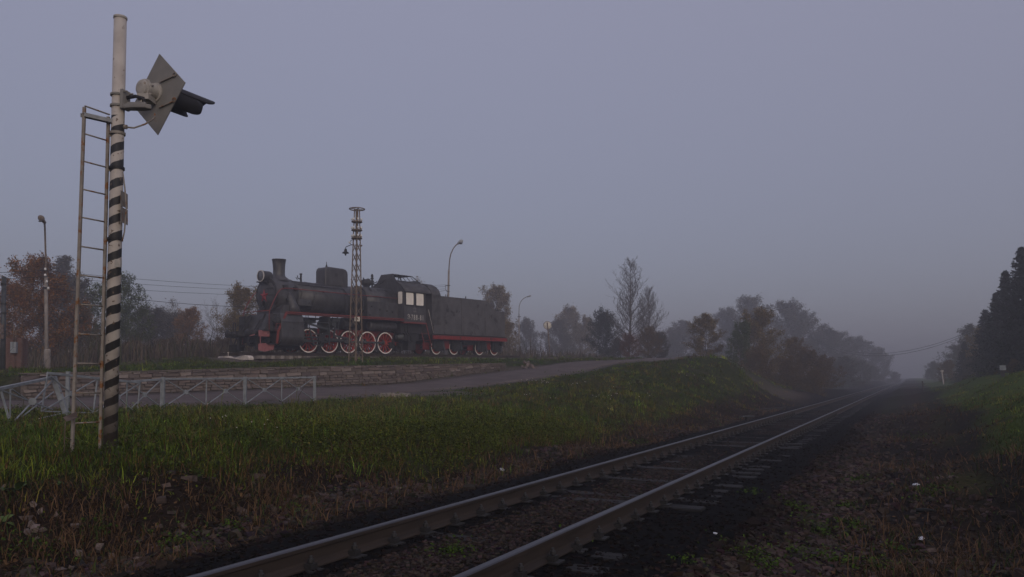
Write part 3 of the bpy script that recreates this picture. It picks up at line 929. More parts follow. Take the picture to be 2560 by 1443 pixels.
# small leafy herbs among the grass of the bank
x, y, r = scatter_view(110000, 6.0, 45, -40, 34, 37)
z = zones(x, y)
w = sstep(6.4, 7.4, z['D'] + (z['n1'] - .5)) * (1 - z['brown']) * (1 - z['road']) * (1 - z['mound']) * (1 - z['shoulder']) * (1 - z['apron']) * (z['sd'] < 0)
k = r.random(len(x)) < w * (.15 + .85 * sstep(.42, .62, fbm(x * .8, y * .8, 85)))
x, y = x[k], y[k]; n = len(x); dist = np.hypot(x, y)
P = np.stack([x, y, terrain(x, y) + r.uniform(.03, .16, n)], 1)
c = np.array((.052, .074, .012)) * np.exp(r.normal(0, .4, (n, 1))); c[r.random(n) < .12] = (.095, .062, .026)
tag(link('bank_herbs', leaves('bank_herbs', P, r.uniform(.018, .04, n) + dist * .0012, c, 11, .5), None, M['leaf']), kind='stuff')
# weeds on the gravel in front and leafy herbs in the bank
r = np.random.default_rng(71)
cl = []
for (px, py, Y, sc, cnt) in ((1905, 1415, 6.9, .24, 420), (2000, 1395, 7.2, .2, 260), (2055, 1335, 7.9, .2, 300), (2130, 1320, 8.0, .16, 200), (2090, 1410, 7.1, .2, 240), (2200, 1425, 7.0, .17, 220), (2240, 1380, 7.6, .14, 130),
                             (1990, 1275, 9.2, .18, 160), (2150, 1205, 11.0, .16, 120), (1720, 1410, 6.9, .1, 60), (2120, 1270, 9.2, .14, 110), (1880, 1235, 9.8, .12, 60), (2300, 1100, 15.5, .35, 200), (2330, 1235, 10.8, .3, 260), (1130, 1385, 5.6, .14, 240),
                             (450, 1365, 6.9, .18, 200), (580, 1320, 7.4, .15, 90), (250, 1330, 7.4, .16, 90), (60, 1375, 6.4, .3, 160), (120, 1390, 6.4, .2, 90), (735, 1275, 7.9, .14, 80), (1590, 1110, 18, .3, 150), (1440, 1350, 6.4, .1, 50),
                             (420, 1030, 18.5, .5, 420), (520, 1020, 20, .55, 420), (590, 1020, 21, .5, 420), (330, 1040, 17.5, .5, 360), (640, 1010, 22.5, .5, 360), (125, 985, 21, .5, 200), (910, 960, 33, .55, 200), (690, 972, 30, .4, 140), (980, 1075, 19, .7, 360), (870, 1030, 22.5, .8, 380), (1050, 1040, 23, .7, 300), (1440, 960, 37, .9, 300), (1180, 1000, 29, .7, 260), (1600, 980, 38, .9, 240), (740, 1060, 18, .6, 260)):
    p = ghit(px, py) if Y < 20 else at(px, py, Y)
    q = r.normal(0, sc * .75, (cnt, 2)) * (.35 + r.random((cnt, 1))); hh = np.abs(r.normal(0, sc * .28, cnt)) + .01
    xx = p[0] + q[:, 0]; yy = p[1] + q[:, 1]
    if Y > 16: hh = hh * .55
    kk = road_mask(xx, yy) < .2
    cl.append(np.c_[xx, yy, terrain(xx, yy) + hh, np.full(cnt, .016 + .0016 * Y)][kk])
cl = np.concatenate(cl); n = len(cl)
c = np.array((.050, .088, .010)) * r.uniform(.4, 1.4, (n, 1))
tag(link('low_weeds', leaves('low_weeds', cl[:, :3], cl[:, 3] * r.uniform(.7, 1.5, n), c, 7, .5), None, M['leaf']), kind='stuff')
# small white and pink flower heads
fl = []
for (px, py, Y, k, sp) in ((1335, 952, 35, 8, .5), (1360, 958, 34, 7, .5), (1480, 970, 33, 6, .9), (1560, 985, 31, 7, 1.0), (1500, 1000, 29, 6, 1.0), (560, 1105, 12.5, 3, .5), (630, 1110, 12.2, 4, .5), (675, 1130, 12, 3, .4), (100, 1066, 15, 1, .1), (1340, 990, 28, 5, .8), (1720, 950, 40, 5, .8)):
    p = at(px, py, Y)
    for _ in range(k):
        xx = p[0] + r.normal(0, sp * .5); yy = p[1] + r.normal(0, sp * .5)
        fl.append((xx, yy, gz(xx, yy) + r.uniform(.12, .28), .006 + .0004 * Y))
mb = MB()
for (xx, yy, zz_, sz) in fl:
    mb.lathe([(.3 * sz, 0), (sz, sz * .5), (sz * .8, sz), (.2 * sz, sz * 1.2)], (xx, yy, zz_), n=7)
    mb.tube([(xx, yy, zz_ - .3), (xx, yy, zz_)], .002 + sz * .08, 4, caps=False, mi=1)
tag(mb.build('flower_heads', [M['signback'], M['leaf']]), kind='stuff')

# ------------------------------------------------------------------ retaining wall of single stones
wall = empty('stone_wall', (WALL_A[0], WALL_A[1], 0), (0, 0, math.atan2(WALL_U[1], WALL_U[0])),
             'long low retaining wall of grey brown stones below the grass of the locomotive', 'stone wall')
# local: x along the wall, y towards the terrace, z up
XT = WT * WALL_L


def ztop(x): return float(np.interp(x, XT, WTOP))
def zbas(x): return float(np.interp(x, XT, WBASE))


mb = MB()
xs = np.linspace(XT[0], XT[-1], 40)
for i in range(len(xs) - 1):
    a, b = xs[i], xs[i + 1]
    za, zb = zbas(a) - .35, zbas(b) - .35; ta, tb = ztop(a) - .05, ztop(b) - .05
    vs = [(a, .06, za), (b, .06, zb), (b, .42, zb), (a, .42, za), (a, .06, ta), (b, .06, tb), (b, .42, tb), (a, .42, ta)]
    mb.add(vs, [(0, 1, 5, 4), (2, 3, 7, 6), (4, 5, 6, 7)])
mb.build('mortar', M['mortar'], wall)
stone_me = []
for k in range(16):
    r = np.random.default_rng(200 + k)
    mb = MB(); mb.box((-.5, 0, -.5), (.5, .30, .5))
    mb.v = [(vx + r.normal(0, .022), vy + (r.normal(0, .02) if vy == 0 else 0), vz + r.normal(0, .07)) for vx, vy, vz in mb.v]
    o = mb.build('stone', [M['bricka'], M['brickb'], M['brickc'], M['brickd']][(k * 7 + k // 4) % 4] if k % 16 < 12 else M['bricka'], None, bevel=.03)
    stone_me.append(o.data); bpy.data.objects.remove(o)
r = random.Random(5)
n_st = 0
small = MB()
small_m = []
CF = [0, .09, .27, .45, .59, .73, .87, 1.0]
for course in range(7):
    x = XT[0] + r.uniform(0, .2)
    while x < XT[-1] - .15:
        big = course in (0, 1)
        L = r.uniform(.34, .75) if course in (1, 2) else r.uniform(.18, .44)
        if x + L > XT[-1]: L = XT[-1] - x
        xc = x + L / 2
        HW = ztop(xc) - zbas(xc); H = HW * (CF[course + 1] - CF[course])
        if HW < .42 and course == 6:
            x += L; continue
        zc = ztop(xc) - HW * (CF[course] + CF[course + 1]) / 2 + r.uniform(-.012, .012)
        slope = (ztop(xc + .3) - ztop(xc - .3)) / .6 * (1 - course / 7) + (zbas(xc + .3) - zbas(xc - .3)) / .6 * (course / 7)
        yo = r.uniform(-.05, .03)
        hgt = H - r.uniform(.012, .03)
        if n_st < 298 and (course < 4 or r.random() < .35):
            link('stone', r.choice(stone_me), wall, loc=(xc, yo, zc), rot=(0, -math.atan(slope) + r.uniform(-.02, .02), 0), scale=(L - r.uniform(.015, .04), 1, hgt))
            n_st += 1
        elif r.random() < .96:
            small.box((x + .012, yo, zc - hgt / 2), (x + L - .012, yo + .3, zc + hgt / 2))
        x += L
if small.v:
    tag(small.build('stone_courses', M['bricka'], wall, bevel=.012), kind='stuff')
# thin coping line along the top
mb = MB()
for i in range(len(xs) - 1):
    a, b = xs[i] + .004, xs[i + 1] - .004
    mb.add([(a, .0, ztop(a)), (b, .0, ztop(b)), (b, .36, ztop(b)), (a, .36, ztop(a)), (a, .0, ztop(a) + .035), (b, .0, ztop(b) + .035), (b, .36, ztop(b) + .035), (a, .36, ztop(a) + .035)],
           [(0, 1, 5, 4), (2, 3, 7, 6), (4, 5, 6, 7), (0, 3, 2, 1), (1, 2, 6, 5), (0, 4, 7, 3)])
mb.build('coping', M['mortar'], wall)

rub_i = 0
rub_me = []
for k in range(5):
    v, F = RV[k] * 1.0, RFc
    me = np_mesh('rubble_stone', v, F); me.materials.append(M['brickb'] if k % 2 else M['palestone']); rub_me.append(me)
for (px, py, Y, sz) in ((1312, 907, 44, .26), (1318, 913, 43.8, .3), (1326, 915, 43.9, .28), (1332, 919, 43.6, .24), (1338, 921, 43.6, .2), (1315, 921, 43.3, .24), (1306, 917, 43.5, .22), (1344, 922, 43.5, .14), (1292, 929, 42.4, .14), (1322, 907, 44.2, .2)):
    p = at(px, py, Y)
    o = link('rubble_stone', rub_me[rub_i % 5], None, loc=p, rot=(r.uniform(0, 6), r.uniform(0, 6), r.uniform(0, 6)), scale=sz * .72)
    tag(o, 'broken pale stone in the collapsed end of the low wall beside the road', 'stone', 'rubble stones where the wall has collapsed')
    rub_i += 1

# ------------------------------------------------------------------ level-crossing light signal on its striped mast
b0 = at(275, 1138, 9.5); t0 = at(301, 42, 9.5)
sig = empty('railway_signal', b0, (0, 0, 0), 'tall white railway signal mast with black spiral stripes, ladder and diamond shield', 'railway signal')
axv = Vector(t0 - b0); HP = axv.length
q = Vector((0, 0, 1)).rotation_difference(axv.normalized())


def sgl(p):
    """a world point in the signal's frame"""
    return Vector([float(v) for v in (np.asarray(p) - b0)])


pole = MB().tube([(0, 0, -.4), (0, 0, HP * .5), (0, 0, HP)], [.081, .077, .073], 40).build('pole', M['stripe'], sig)
pole.rotation_mode = 'QUATERNION'; pole.rotation_quaternion = q
capo = MB().lathe([(.074, -.034), (.080, -.03), (.080, -.004), (.076, 0), (.02, .006)], (0, 0, HP), n=40).build('pole_cap', M['housing'], pole)


def on_pole(z): return axv.normalized() * z
mb = MB()
mb.lathe([(.18, 0), (.19, .06), (.16, .10), (.10, .11)], (0, 0, -.06), n=18)
mb.box((-.20, -.20, -.3), (.20, .20, -.04))
mb.build('footing', M['darkconc'], sig, bevel=.02)


def zpx(py): return (1138 - py) / (1138 - 42) * HP
nE = Vector((ES[0], ES[1], 0)); nR = Vector((-NL[0], -NL[1], 0))     # along the track, to its right
# clamps
for py in (243, 271):
    c = on_pole(zpx(py))
    MB().lathe([(.080, -.012), (.094, -.012), (.094, .012), (.080, .012)], c, axv, n=28, smooth=False).build('clamp', M['shield'], sig)
for py, m_ in ((340, 'ladder'), (428, 'hood'), (606, 'hood')):
    c = on_pole(zpx(py))
    MB().lathe([(.080, -.016), (.090, -.016), (.090, .016), (.080, .016)], c, axv, n=28, smooth=False).build('clamp', M[m_], sig)
# bracket arm
cz = zpx(257)
c = on_pole(cz)
mb = MB()
mb.box((.078, -.07, -.12), (.118, .07, .12))
for zz_ in (-.1, .09):
    mb.tube([(.07, -.05, zz_), (.17, -.05, zz_)], .012, 6)
    mb.tube([(.07, .05, zz_), (.17, .05, zz_)], .012, 6)
o = mb.build('bracket_plate', M['shield'], sig, bevel=.004); o.location = c; o.rotation_euler = (0, 0, R(-14))
mb = MB()
mb.prism([(.10, -.055), (.30, -.075), (.44, -.06), (.485, 0), (.44, .055), (.30, .075), (.10, .055)], -.11, -.055, 'z')
mb.prism([(.12, -.02), (.40, -.02), (.40, .02), (.12, .02)], -.055, -.02, 'z')
o = mb.build('bracket_arm', M['shield'], sig, bevel=.012, bseg=2); o.location = c; o.rotation_euler = (0, R(4), R(-14))
mb = MB().tube([(.13, 0, .03), (.25, 0, .035), (.36, 0, .0), (.37, 0, -.05)], .022, 10)
o = mb.build('arm_strap', M['hood'], sig); o.location = c; o.rotation_euler = (0, 0, R(-14))
# shield (a square stood on its corner) facing along the track
sc_ = sgl(at(396, 236, 9.86))
sh = MB()
hx, hz = .485, .53
vs = []
for d in (0, .012):
    vs += [tuple(sc_ + nR * a + Vector((0, 0, b)) + nE * d) for a, b in ((0, hz), (hx, .07), (0, -hz), (-hx, -.07))]
sh.add(vs, [(0, 3, 2, 1), (4, 5, 6, 7), (0, 1, 5, 4), (1, 2, 6, 5), (2, 3, 7, 6), (3, 0, 4, 7)])
shield = sh.build('shield', M['shield'], sig)
for dz_ in (.155, -.175):
    mb = MB().bar(sc_ + nR * .04 + Vector((0, 0, dz_ - .012)) - nE * .02, sc_ + nR * .30 + Vector((0, 0, dz_ + .03)) - nE * .012, .022, .012)
    mb.lathe([(.02, 0), (.035, .0), (.035, .006), (.02, .006)], sc_ + nR * .31 + Vector((0, 0, dz_ + .045)) - nE * .014, -nE, n=14, caps=False)
    mb.build('brace', M['ladder'], shield)
hc = sc_ + Vector((0, 0, .03)) - nR * .055
mb = MB().lathe([(.125, 0), (.125, .014), (.100, .016), (.096, .15), (.118, .152), (.118, .185), (.104, .187), (.098, .215), (.06, .226), (0, .228)], hc, -nE, n=28, smooth=False)
hs = mb.build('lamp_housing', M['housing'], sig)
for k in range(6):
    a = 2 * PI * k / 6 + .3
    o_ = hc + (nR * math.cos(a) + Vector((0, 0, math.sin(a)))) * .112 - nE * .165
    MB().tube([o_, o_ + nE * .045], .013, 6).build('cover_bolt', M['housing'], hs)
MB().box(tuple(hc - nE * .22 + Vector((-.03, -.03, -.16))), tuple(hc - nE * .05 + Vector((.04, .03, -.09)))).build('hinge', M['housing'], hs)
for k in range(5):
    o_ = hc - nE * (.05 + .035 * k) + Vector((0, 0, -.13 - .012 * k))
    MB().lathe([(.03, 0), (.03, .025), (.015, .03)], o_, -nE, n=8).build('lug', M['housing'], hs)
# long hood on the far face: an arched sheet, open below
hb = MB(); r0 = .165
for a0, a1, rad, top_ in ((18, 162, r0 + .006, True), (-58, 17, r0, False), (163, 238, r0, False)):
    n = 20; rows = 8; vs = []
    for i in range(rows):
        f = i / (rows - 1)
        for k in range(n + 1):
            t_ = k / n; a = R(a0 + (a1 - a0) * t_)
            if top_: L_ = .86 - .16 * abs(2 * t_ - 1) ** 5
            else: L_ = .60 - .10 * abs(2 * t_ - 1) ** 6
            vs.append(tuple(hc + nE * (.012 + L_ * f) + nR * (math.cos(a) * rad) + Vector((0, 0, math.sin(a) * rad))))
    m_ = n + 1
    hb.add(vs, [(i * m_ + k, i * m_ + k + 1, (i + 1) * m_ + k + 1, (i + 1) * m_ + k) for i in range(rows - 1) for k in range(n)], 0, True)
hood = hb.build('hood', M['hood'], sig)
md = hood.modifiers.new('thick', 'SOLIDIFY'); md.thickness = .012
MB().lathe([(.14, 0), (.13, .02), (.05, .05), (0, .055)], hc + nE * .02, nE, n=24).build('lens', M['glass'], sig)
# cable
MB().tube([sgl(at(314, 318, 9.45)), sgl(at(335, 320, 9.46)), sgl(at(362, 311, 9.52)), sgl(at(384, 297, 9.6)), sgl(at(388, 283, 9.66))], .011, 8).build('cable', M['ladder'], sig)
MB().tube([sgl(at(310, 317, 9.45)), sgl(at(317, 318, 9.45))], .028, 10).build('cable_gland', M['ladder'], sig)
mb = MB().box((-.02, -.11, -.05), (.05, -.07, .05)); o = mb.build('repair_patch', M['housing'], sig); o.location = on_pole(zpx(667)) + Vector((.055, .04, 0))
# number plates on a rod
rod = MB().tube([sgl(at(307, 430, 9.42)), sgl(at(312, 470, 9.42)), sgl(at(316, 520, 9.42)), sgl(at(311, 580, 9.42)), sgl(at(305, 604, 9.42))], .009, 8).build('plate_rod', M['ladder'], sig)
for ya, yb in ((481, 518), (521, 559)):
    a, b = sgl(at(310, ya, 9.45)), sgl(at(310, yb, 9.45))
    d = Vector((-.10, .995, 0)) * .11
    mb = MB()
    vs = [a - d, a + d, b + d, b - d]; th = nR * .006
    mb.add([tuple(v) for v in vs] + [tuple(v + th) for v in vs], [(0, 3, 2, 1), (4, 5, 6, 7), (0, 1, 5, 4), (1, 2, 6, 5), (2, 3, 7, 6), (3, 0, 4, 7)])
    mb.build('number_plate', M['ladder'], sig)
# ladder
lad = empty('ladder'); lad.parent = sig
LT, LB = sgl(at(211, 268, 9.18)), sgl(at(180, 1132, 9.18))
RT, RB = sgl(at(271, 292, 9.47)), sgl(at(250, 1122, 9.47))
for a, b in ((LT, LB), (RT, RB)):
    MB().bar(a, b, .034, .034, up=(0, 1, 0)).build('stile', M['ladder'], lad, bevel=.004)
for py in (335, 405, 476, 547, 620, 692, 765, 839, 912, 986, 1060):
    f = (py - 268) / (1132 - 268)
    a = LT.lerp(LB, f)
    f2 = (a.z - RT.z) / (RB.z - RT.z)
    b = RT.lerp(RB, f2)
    if py == 692: b = a.lerp(b, .96)
    MB().tube([a, b], .0095, 8).build('rung', M['ladder'], lad)
top = (LT - RT).normalized()
a, b = sgl(at(206, 283, 9.16)), sgl(at(288, 302, 9.50))
mb = MB().bar(a, b, .075, .008).bar(a + Vector((.03, -.015, -.02)), b + Vector((.03, -.015, -.02)), .008, .045).bar(a - Vector((.03, -.015, .02)), b - Vector((.03, -.015, .02)), .008, .045)
mb.build('top_step', M['galv'], lad)
MB().bar(sgl(at(212, 265, 9.17)), sgl(at(274, 287, 9.46)), .022, .012).build('top_bar', M['ladder'], lad)
for py in (340, 428, 605, 1010):
    a = RT.lerp(RB, (py - 292) / (1122 - 292)); b = on_pole(zpx(py)); d = (b - a).normalized()
    MB().bar(a, b + d * -.02, .016, .034).build('ladder_stay', M['ladder'], lad)

# small bent plate on a rod beside the ladder
p0 = at(161, 1100, 9.0); p1 = at(163, 1058, 9.0)
mk = empty('bent_marker', p0, (0, 0, 0), 'pale pinkish bent plate on a thin rod just left of the ladder foot', 'marker plate')
mb = MB().tube([(0, 0, -.15), tuple(p1 - p0), tuple(at(166, 1046, 9.0) - p0)], .006, 6)
mb.tube([(0, 0, .03), tuple(at(178, 1100, 9.1) - p0)], .005, 6)
mb.build('rod', M['rustmast'], mk)
cs = [at(155, 1043, 8.95), at(184, 1031, 9.1), at(183, 1048, 9.1), at(166, 1055, 8.97)]
mb = MB(); vs = [tuple(c_ - p0) for c_ in cs]; vs += [(v[0] + .02, v[1] + .05, v[2] + .01) for v in vs]
mb.add(vs, [(0, 3, 2, 1), (4, 5, 6, 7), (0, 1, 5, 4), (1, 2, 6, 5), (2, 3, 7, 6), (3, 0, 4, 7)])
mb.build('plate', M['palestone'], mk, bevel=.006)

# ------------------------------------------------------------------ fences
def fence_panel_parts(parent, TL, TR, BL, BR, split=True, bottom=True):
    """one pressed-steel crossing panel: rails, crossed diagonals with a hub, a middle upright"""
    TL, TR, BL, BR = (Vector([float(v) for v in p]) for p in (TL, TR, BL, BR))
    MB().bar(TL, TR, .055, .055).build('top_rail', M['fence'], parent, bevel=.004)
    if bottom: MB().bar(BL, BR, .035, .03).build('bottom_rail', M['fence'], parent)
    fs = [(0, .5), (.5, 1)] if split else [(0, 1)]
    for i, (a, b) in enumerate(fs):
        A, B_ = TL.lerp(TR, a), TL.lerp(TR, b); C_, D_ = BL.lerp(BR, a), BL.lerp(BR, b)
        if i == 0 or True:
            MB().bar(A, C_, .03, .03, up=(0, 1, 0)).build('upright', M['fence'], parent)
        MB().bar(A, D_, .028, .022).build('diagonal', M['fence'], parent)
        off = (TR - TL).normalized().cross(Vector((0, 0, 1))) * .018
        MB().bar(B_ + off, C_ + off, .028, .022).build('diagonal', M['fence'], parent)
        cen = (A + B_ + C_ + D_) / 4
        nrm = (TR - TL).cross(BL - TL).normalized()
        MB().lathe([(.065, -.028), (.065, .028)], cen, nrm, n=14, smooth=False).build('hub', M['fence'], parent)
    MB().bar(TR, BR, .03, .03, up=(0, 1, 0)).build('upright', M['fence'], parent)


fz = empty('metal_fence', at(613, 1008, 23.85), (0, 0, 0), 'pale grey metal fence with crossed diagonals standing upright along the road', 'fence')
F0 = np.array(fz.location)
posts = [(408, 943, 1012, 21.2), (613, 942, 1010, 23.85), (787, 940, 1006, 26.6)]
PT = []
for (px, ya, yb, Y) in posts:
    a = at(px, ya, Y) - F0; b = np.array([a[0], a[1], at(px, yb, Y)[2] - F0[2] - .2]); PT.append((a, b))
    MB().bar(a, b, .085, .085, up=(0, 1, 0)).build('post', M['fence'], fz, bevel=.006)
for (a, b), (c, d) in zip(PT, PT[1:]):
    dv = (c - a) / np.linalg.norm(c - a) * .05
    fence_panel_parts(fz, a + dv + (0, 0, -.05), c - dv + (0, 0, -.05), a + dv + (0, 0, -.80), c - dv + (0, 0, -.80), bottom=False)
a = PT[0][0]; e = at(318, 955, 19.9) - F0
fence_panel_parts(fz, e, a + np.array([-.03, -.05, -.06]), e + (0, 0, -.76), a + np.array([-.03, -.05, -.80]), split=False, bottom=False)

tp = empty('broken_fence', at(230, 1040, 18.4), (0, 0, 0), 'detached grey fence panel leaning askew behind the striped signal mast', 'fence panel', None)
T0 = np.array(tp.location)
fence_panel_parts(tp, at(119, 933, 17.2) - T0, at(350, 957, 20.2) - T0, at(104, 1028, 17.0) - T0, at(343, 1036, 20.1) - T0)
lp = empty('broken_fence', at(80, 1040, 16.5), (0, 0, 0), 'bent grey fence panel hanging from its leaning post at far left', 'fence panel', None)
L0 = np.array(lp.location)
MB().bar(at(134, 942, 17.6) - L0, at(167, 1040, 17.6) - L0, .11, .085, up=(0, 1, 0)).build('post', M['fence'], lp, bevel=.006)
TLc, TRc, BLc, BRc = at(-6, 973, 15.2), at(132, 944, 17.55), at(24, 1056, 15.3), at(140, 1030, 17.4)
MB().bar(TLc - L0, TRc - L0, .07, .06).build('top_rail', M['fence'], lp, bevel=.004)
MB().bar(at(2, 976, 15.3) - L0, at(25, 1058, 15.35) - L0, .034, .03, up=(0, 1, 0)).build('upright', M['fence'], lp)
MB().bar(at(26, 972, 16.1) - L0, at(25, 1056, 16.1) - L0, .026, .02, up=(0, 1, 0)).build('upright', M['fence'], lp)
MB().bar(at(4, 976, 15.3) - L0, at(131, 1024, 17.3) - L0, .028, .022).build('diagonal', M['fence'], lp)
MB().bar(at(131, 952, 17.5) - L0, at(33, 1056, 15.5) - L0, .028, .022).build('diagonal', M['fence'], lp)
MB().lathe([(.075, -.03), (.075, .03)], at(81, 1004, 16.3) - L0, (.6, -.8, 0), n=16, smooth=False).build('hub', M['fence'], lp)
MB().bar(at(30, 973, 16.6) - L0, at(90, 1015, 17.8) - L0, .024, .02).build('diagonal', M['fence'], lp)
MB().bar(at(134, 980, 18.3) - L0, at(52, 1045, 16.9) - L0, .024, .02).build('diagonal', M['fence'], lp)
lo = at(168, 1018, 20.2)
o = MB().bar((0, 0, .92), (0, 0, -.25), .09, .07, up=(0, 1, 0)).build('fence_post', M['fence'], None, bevel=.006); o.location = lo
tag(o, 'lone upright grey fence post left standing behind the detached leaning panel', 'fence post')
o = MB().bar(at(100, 1046, 16) - at(130, 1040, 16), at(172, 1030, 17) - at(130, 1040, 16), .02, .02).build('loose_rod', M['fence'], None); o.location = at(130, 1040, 16)
tag(o, 'thin pale metal rod lying loose in the grass below the bent fence panels', 'metal rod')

# ------------------------------------------------------------------ steam locomotive
# local frame: x towards the tender, y away from the road, z up from the rail heads
LROT = (0, -LOCO_T, LOCO_A)
loco = empty('steam_locomotive', LOCO_O, LROT, 'old black steam locomotive with red star, five white rimmed red driving wheels', 'steam locomotive')
BZ, BR_ = 3.10, .90
# boiler and smokebox
mb = MB().lathe([(.93, -2.12), (.945, -2.10), (.945, -.72), (.93, -.70)], (0, 0, BZ), (1, 0, 0), n=48)
for x in (-2.06, -.78):
    mb.lathe([(.945, x - .03), (.958, x - .03), (.958, x + .03), (.945, x + .03)], (0, 0, BZ), (1, 0, 0), n=48, smooth=False, caps=False)
smokebox = mb.build('smokebox', M['boiler'], loco)
mb = MB().lathe([(.0, -.11), (.35, -.10), (.62, -.065), (.74, -.02), (.76, .02), (.76, .06)], (-2.14, 0, BZ), (1, 0, 0), n=40)
door = mb.build('smokebox_door', M['boiler'], loco)
mb = MB()
for zz_ in (.32, -.05, -.42):
    mb.bar((-2.23, -.72, BZ + zz_), (-2.22, .15, BZ + zz_), .025, .06)
mb.tube([(-2.2, -.80, BZ - .6), (-2.2, -.80, BZ + .45)], .028, 8)
for k in range(10):
    a = 2 * PI * k / 10 + .3
    mb.tube([(-2.16, .80 * math.cos(a), BZ + .80 * math.sin(a)), (-2.21, .80 * math.cos(a), BZ + .80 * math.sin(a))], .03, 6)
mb.build('hinge', M['black'], door)
mb = MB().lathe([(.17, 0), (.21, -.03), (.21, -.06), (.15, -.06), (.15, 0)], (-2.24, 0, BZ - .50), (1, 0, 0), n=24, smooth=False)
mb.build('builder_plate_ring', M['black'], door)
# the star
mb = MB(); pts = []
for k in range(10):
    a = PI / 2 + 2 * PI * k / 10; rr_ = .40 if k % 2 == 0 else .155
    pts.append((-2.27, rr_ * math.cos(a), BZ - .06 + rr_ * math.sin(a)))
mb.add(pts + [(-2.36, 0, BZ - .06), (-2.25, 0, BZ - .06)], [(k, (k + 1) % 10, 10) for k in range(10)] + [((k + 1) % 10, k, 11) for k in range(10)])
M['star'] = mat('red_star_paint', (0.25, 0.026, 0.03), (0.19, 0.02, 0.024), scale=5, rough=0.5)
mb.build('star', M['star'], loco)
mb = MB().lathe([(BR_, -.70), (BR_, 4.25)], (0, 0, BZ), (1, 0, 0), n=48)
boiler = mb.build('boiler', M['boiler'], loco)
for x in (.35, 1.15, 2.6, 3.55):
    MB().lathe([(BR_, x - .035), (BR_ + .012, x - .035), (BR_ + .012, x + .035), (BR_, x + .035)], (0, 0, BZ), (1, 0, 0), n=48, smooth=False, caps=False).build('boiler_band', M['boiler'], boiler)
# firebox: round top, straight sides
poly = [(-.98, 2.08)] + [(-.98 * math.cos(R(a)), BZ + .02 + .97 * math.sin(R(a))) for a in range(0, 181, 9)] + [(.98, 2.08)]
fb = MB().prism(poly, 4.20, 6.72, 'x', 0, False).build('firebox', M['boiler'], loco)
for p in fb.data.polygons:
    if abs(p.normal.x) < .5 and p.center.z > BZ: p.use_smooth = True
mb = MB()
for s_ in (-1, 1):
    for (x, zz_) in ((4.55, 2.82), (5.2, 2.66), (5.8, 2.62), (6.25, 2.58), (4.4, 2.30)):
        mb.lathe([(.055, 0), (.055, .025), (.025, .03), (.02, .045)], (x, s_ * .98, zz_), (0, s_, 0), n=12, smooth=False)
    for x in (4.75, 5.4, 6.05):
        a = R(52)
        mb.lathe([(.12, 0), (.12, .05), (.06, .07)], (x, s_ * .95 * math.cos(a), BZ + .95 * math.sin(a)), (0, s_ * math.cos(a), math.sin(a)), n=14, smooth=False)
mb.build('washout_plug', M['black'], fb)
# chimney
mb = MB().lathe([(.62, -.12), (.50, .02), (.36, .12), (.315, .25), (.315, .5), (.335, .8), (.362, 1.02), (.378, 1.035), (.378, 1.075), (.34, 1.075), (.33, .95), (.28, .4)], (-1.32, 0, BZ + .93), n=36, caps=False)
mb.build('chimney', M['boiler'], loco)
# headlamp
mb = MB().lathe([(.285, 0), (.31, .0), (.31, .05), (.285, .055), (.285, .5), (.25, .60), (.12, .64)], (-2.48, 0, 4.10), (1, 0, 0), n=32)
hl = mb.build('headlamp', M['boiler'], loco)
MB().lathe([(.0, -.012), (.262, -.012), (.275, .004)], (-2.485, 0, 4.10), (1, 0, 0), n=32).build('lens', M['glass'], hl)
MB().lathe([(.27, -.02), (.312, -.02), (.312, .012), (.27, .012)], (-2.485, 0, 4.10), (1, 0, 0), n=32, smooth=False, caps=False).build('lamp_ring', M['letter'], hl)
mb = MB().bar((-2.5, -.32, 3.80), (-1.7, -.32, 3.80), .03, .05).bar((-2.5, .32, 3.80), (-1.7, .32, 3.80), .03, .05)
mb.box((-2.5, -.36, 3.765), (-2.36, .36, 3.80)).box((-2.3, -.25, 3.76), (-1.75, .25, 3.82))
for s_ in (-1, 1):
    mb.bar((-2.42, s_ * .26, 3.78), (-2.0, s_ * .26, 3.5), .03, .05)
mb.build('lamp_bracket', M['black'], loco)
# dome casing
poly = [(1.50, 3.85), (1.50, 4.72), (1.54, 4.86), (1.64, 4.95), (1.80, 4.985), (2.85, 4.965), (3.03, 4.93), (3.16, 4.83), (3.20, 4.66), (3.20, 3.85)]
dm = MB().prism(poly, -.44, .44, 'y').build('dome_casing', M['boiler'], loco, bevel=.11, bseg=4)
for p in dm.data.polygons: p.use_smooth = True
mb = MB().lathe([(.09, 0), (.09, .05), (.05, .09), (.05, .14), (.02, .2), (.015, .30), (.03, .32), (.0, .36)], (1.95, 0, 4.96), n=12)
mb.build('whistle_valve', M['black'], loco)
MB().lathe([(.10, 0), (.10, .015), (.06, .02), (.0, .01)], (2.3, -.44, 4.55), (0, -1, 0), n=14, smooth=False).build('dome_plug', M['black'], loco)
mb = MB().tube([(.10, -.05, 3.95), (.10, -.05, 4.45)], .055, 8).lathe([(.08, 0), (.08, .06)], (.10, -.05, 4.4), n=10)
mb.tube([(.10, 0, 4.14), (-.08, 0, 4.2), (-.1, 0, 4.34)], .028, 6).tube([(-.1, 0, 4.1), (-.2, 0, 4.22)], .022, 6)
mb.build('air_valve', M['black'], loco)
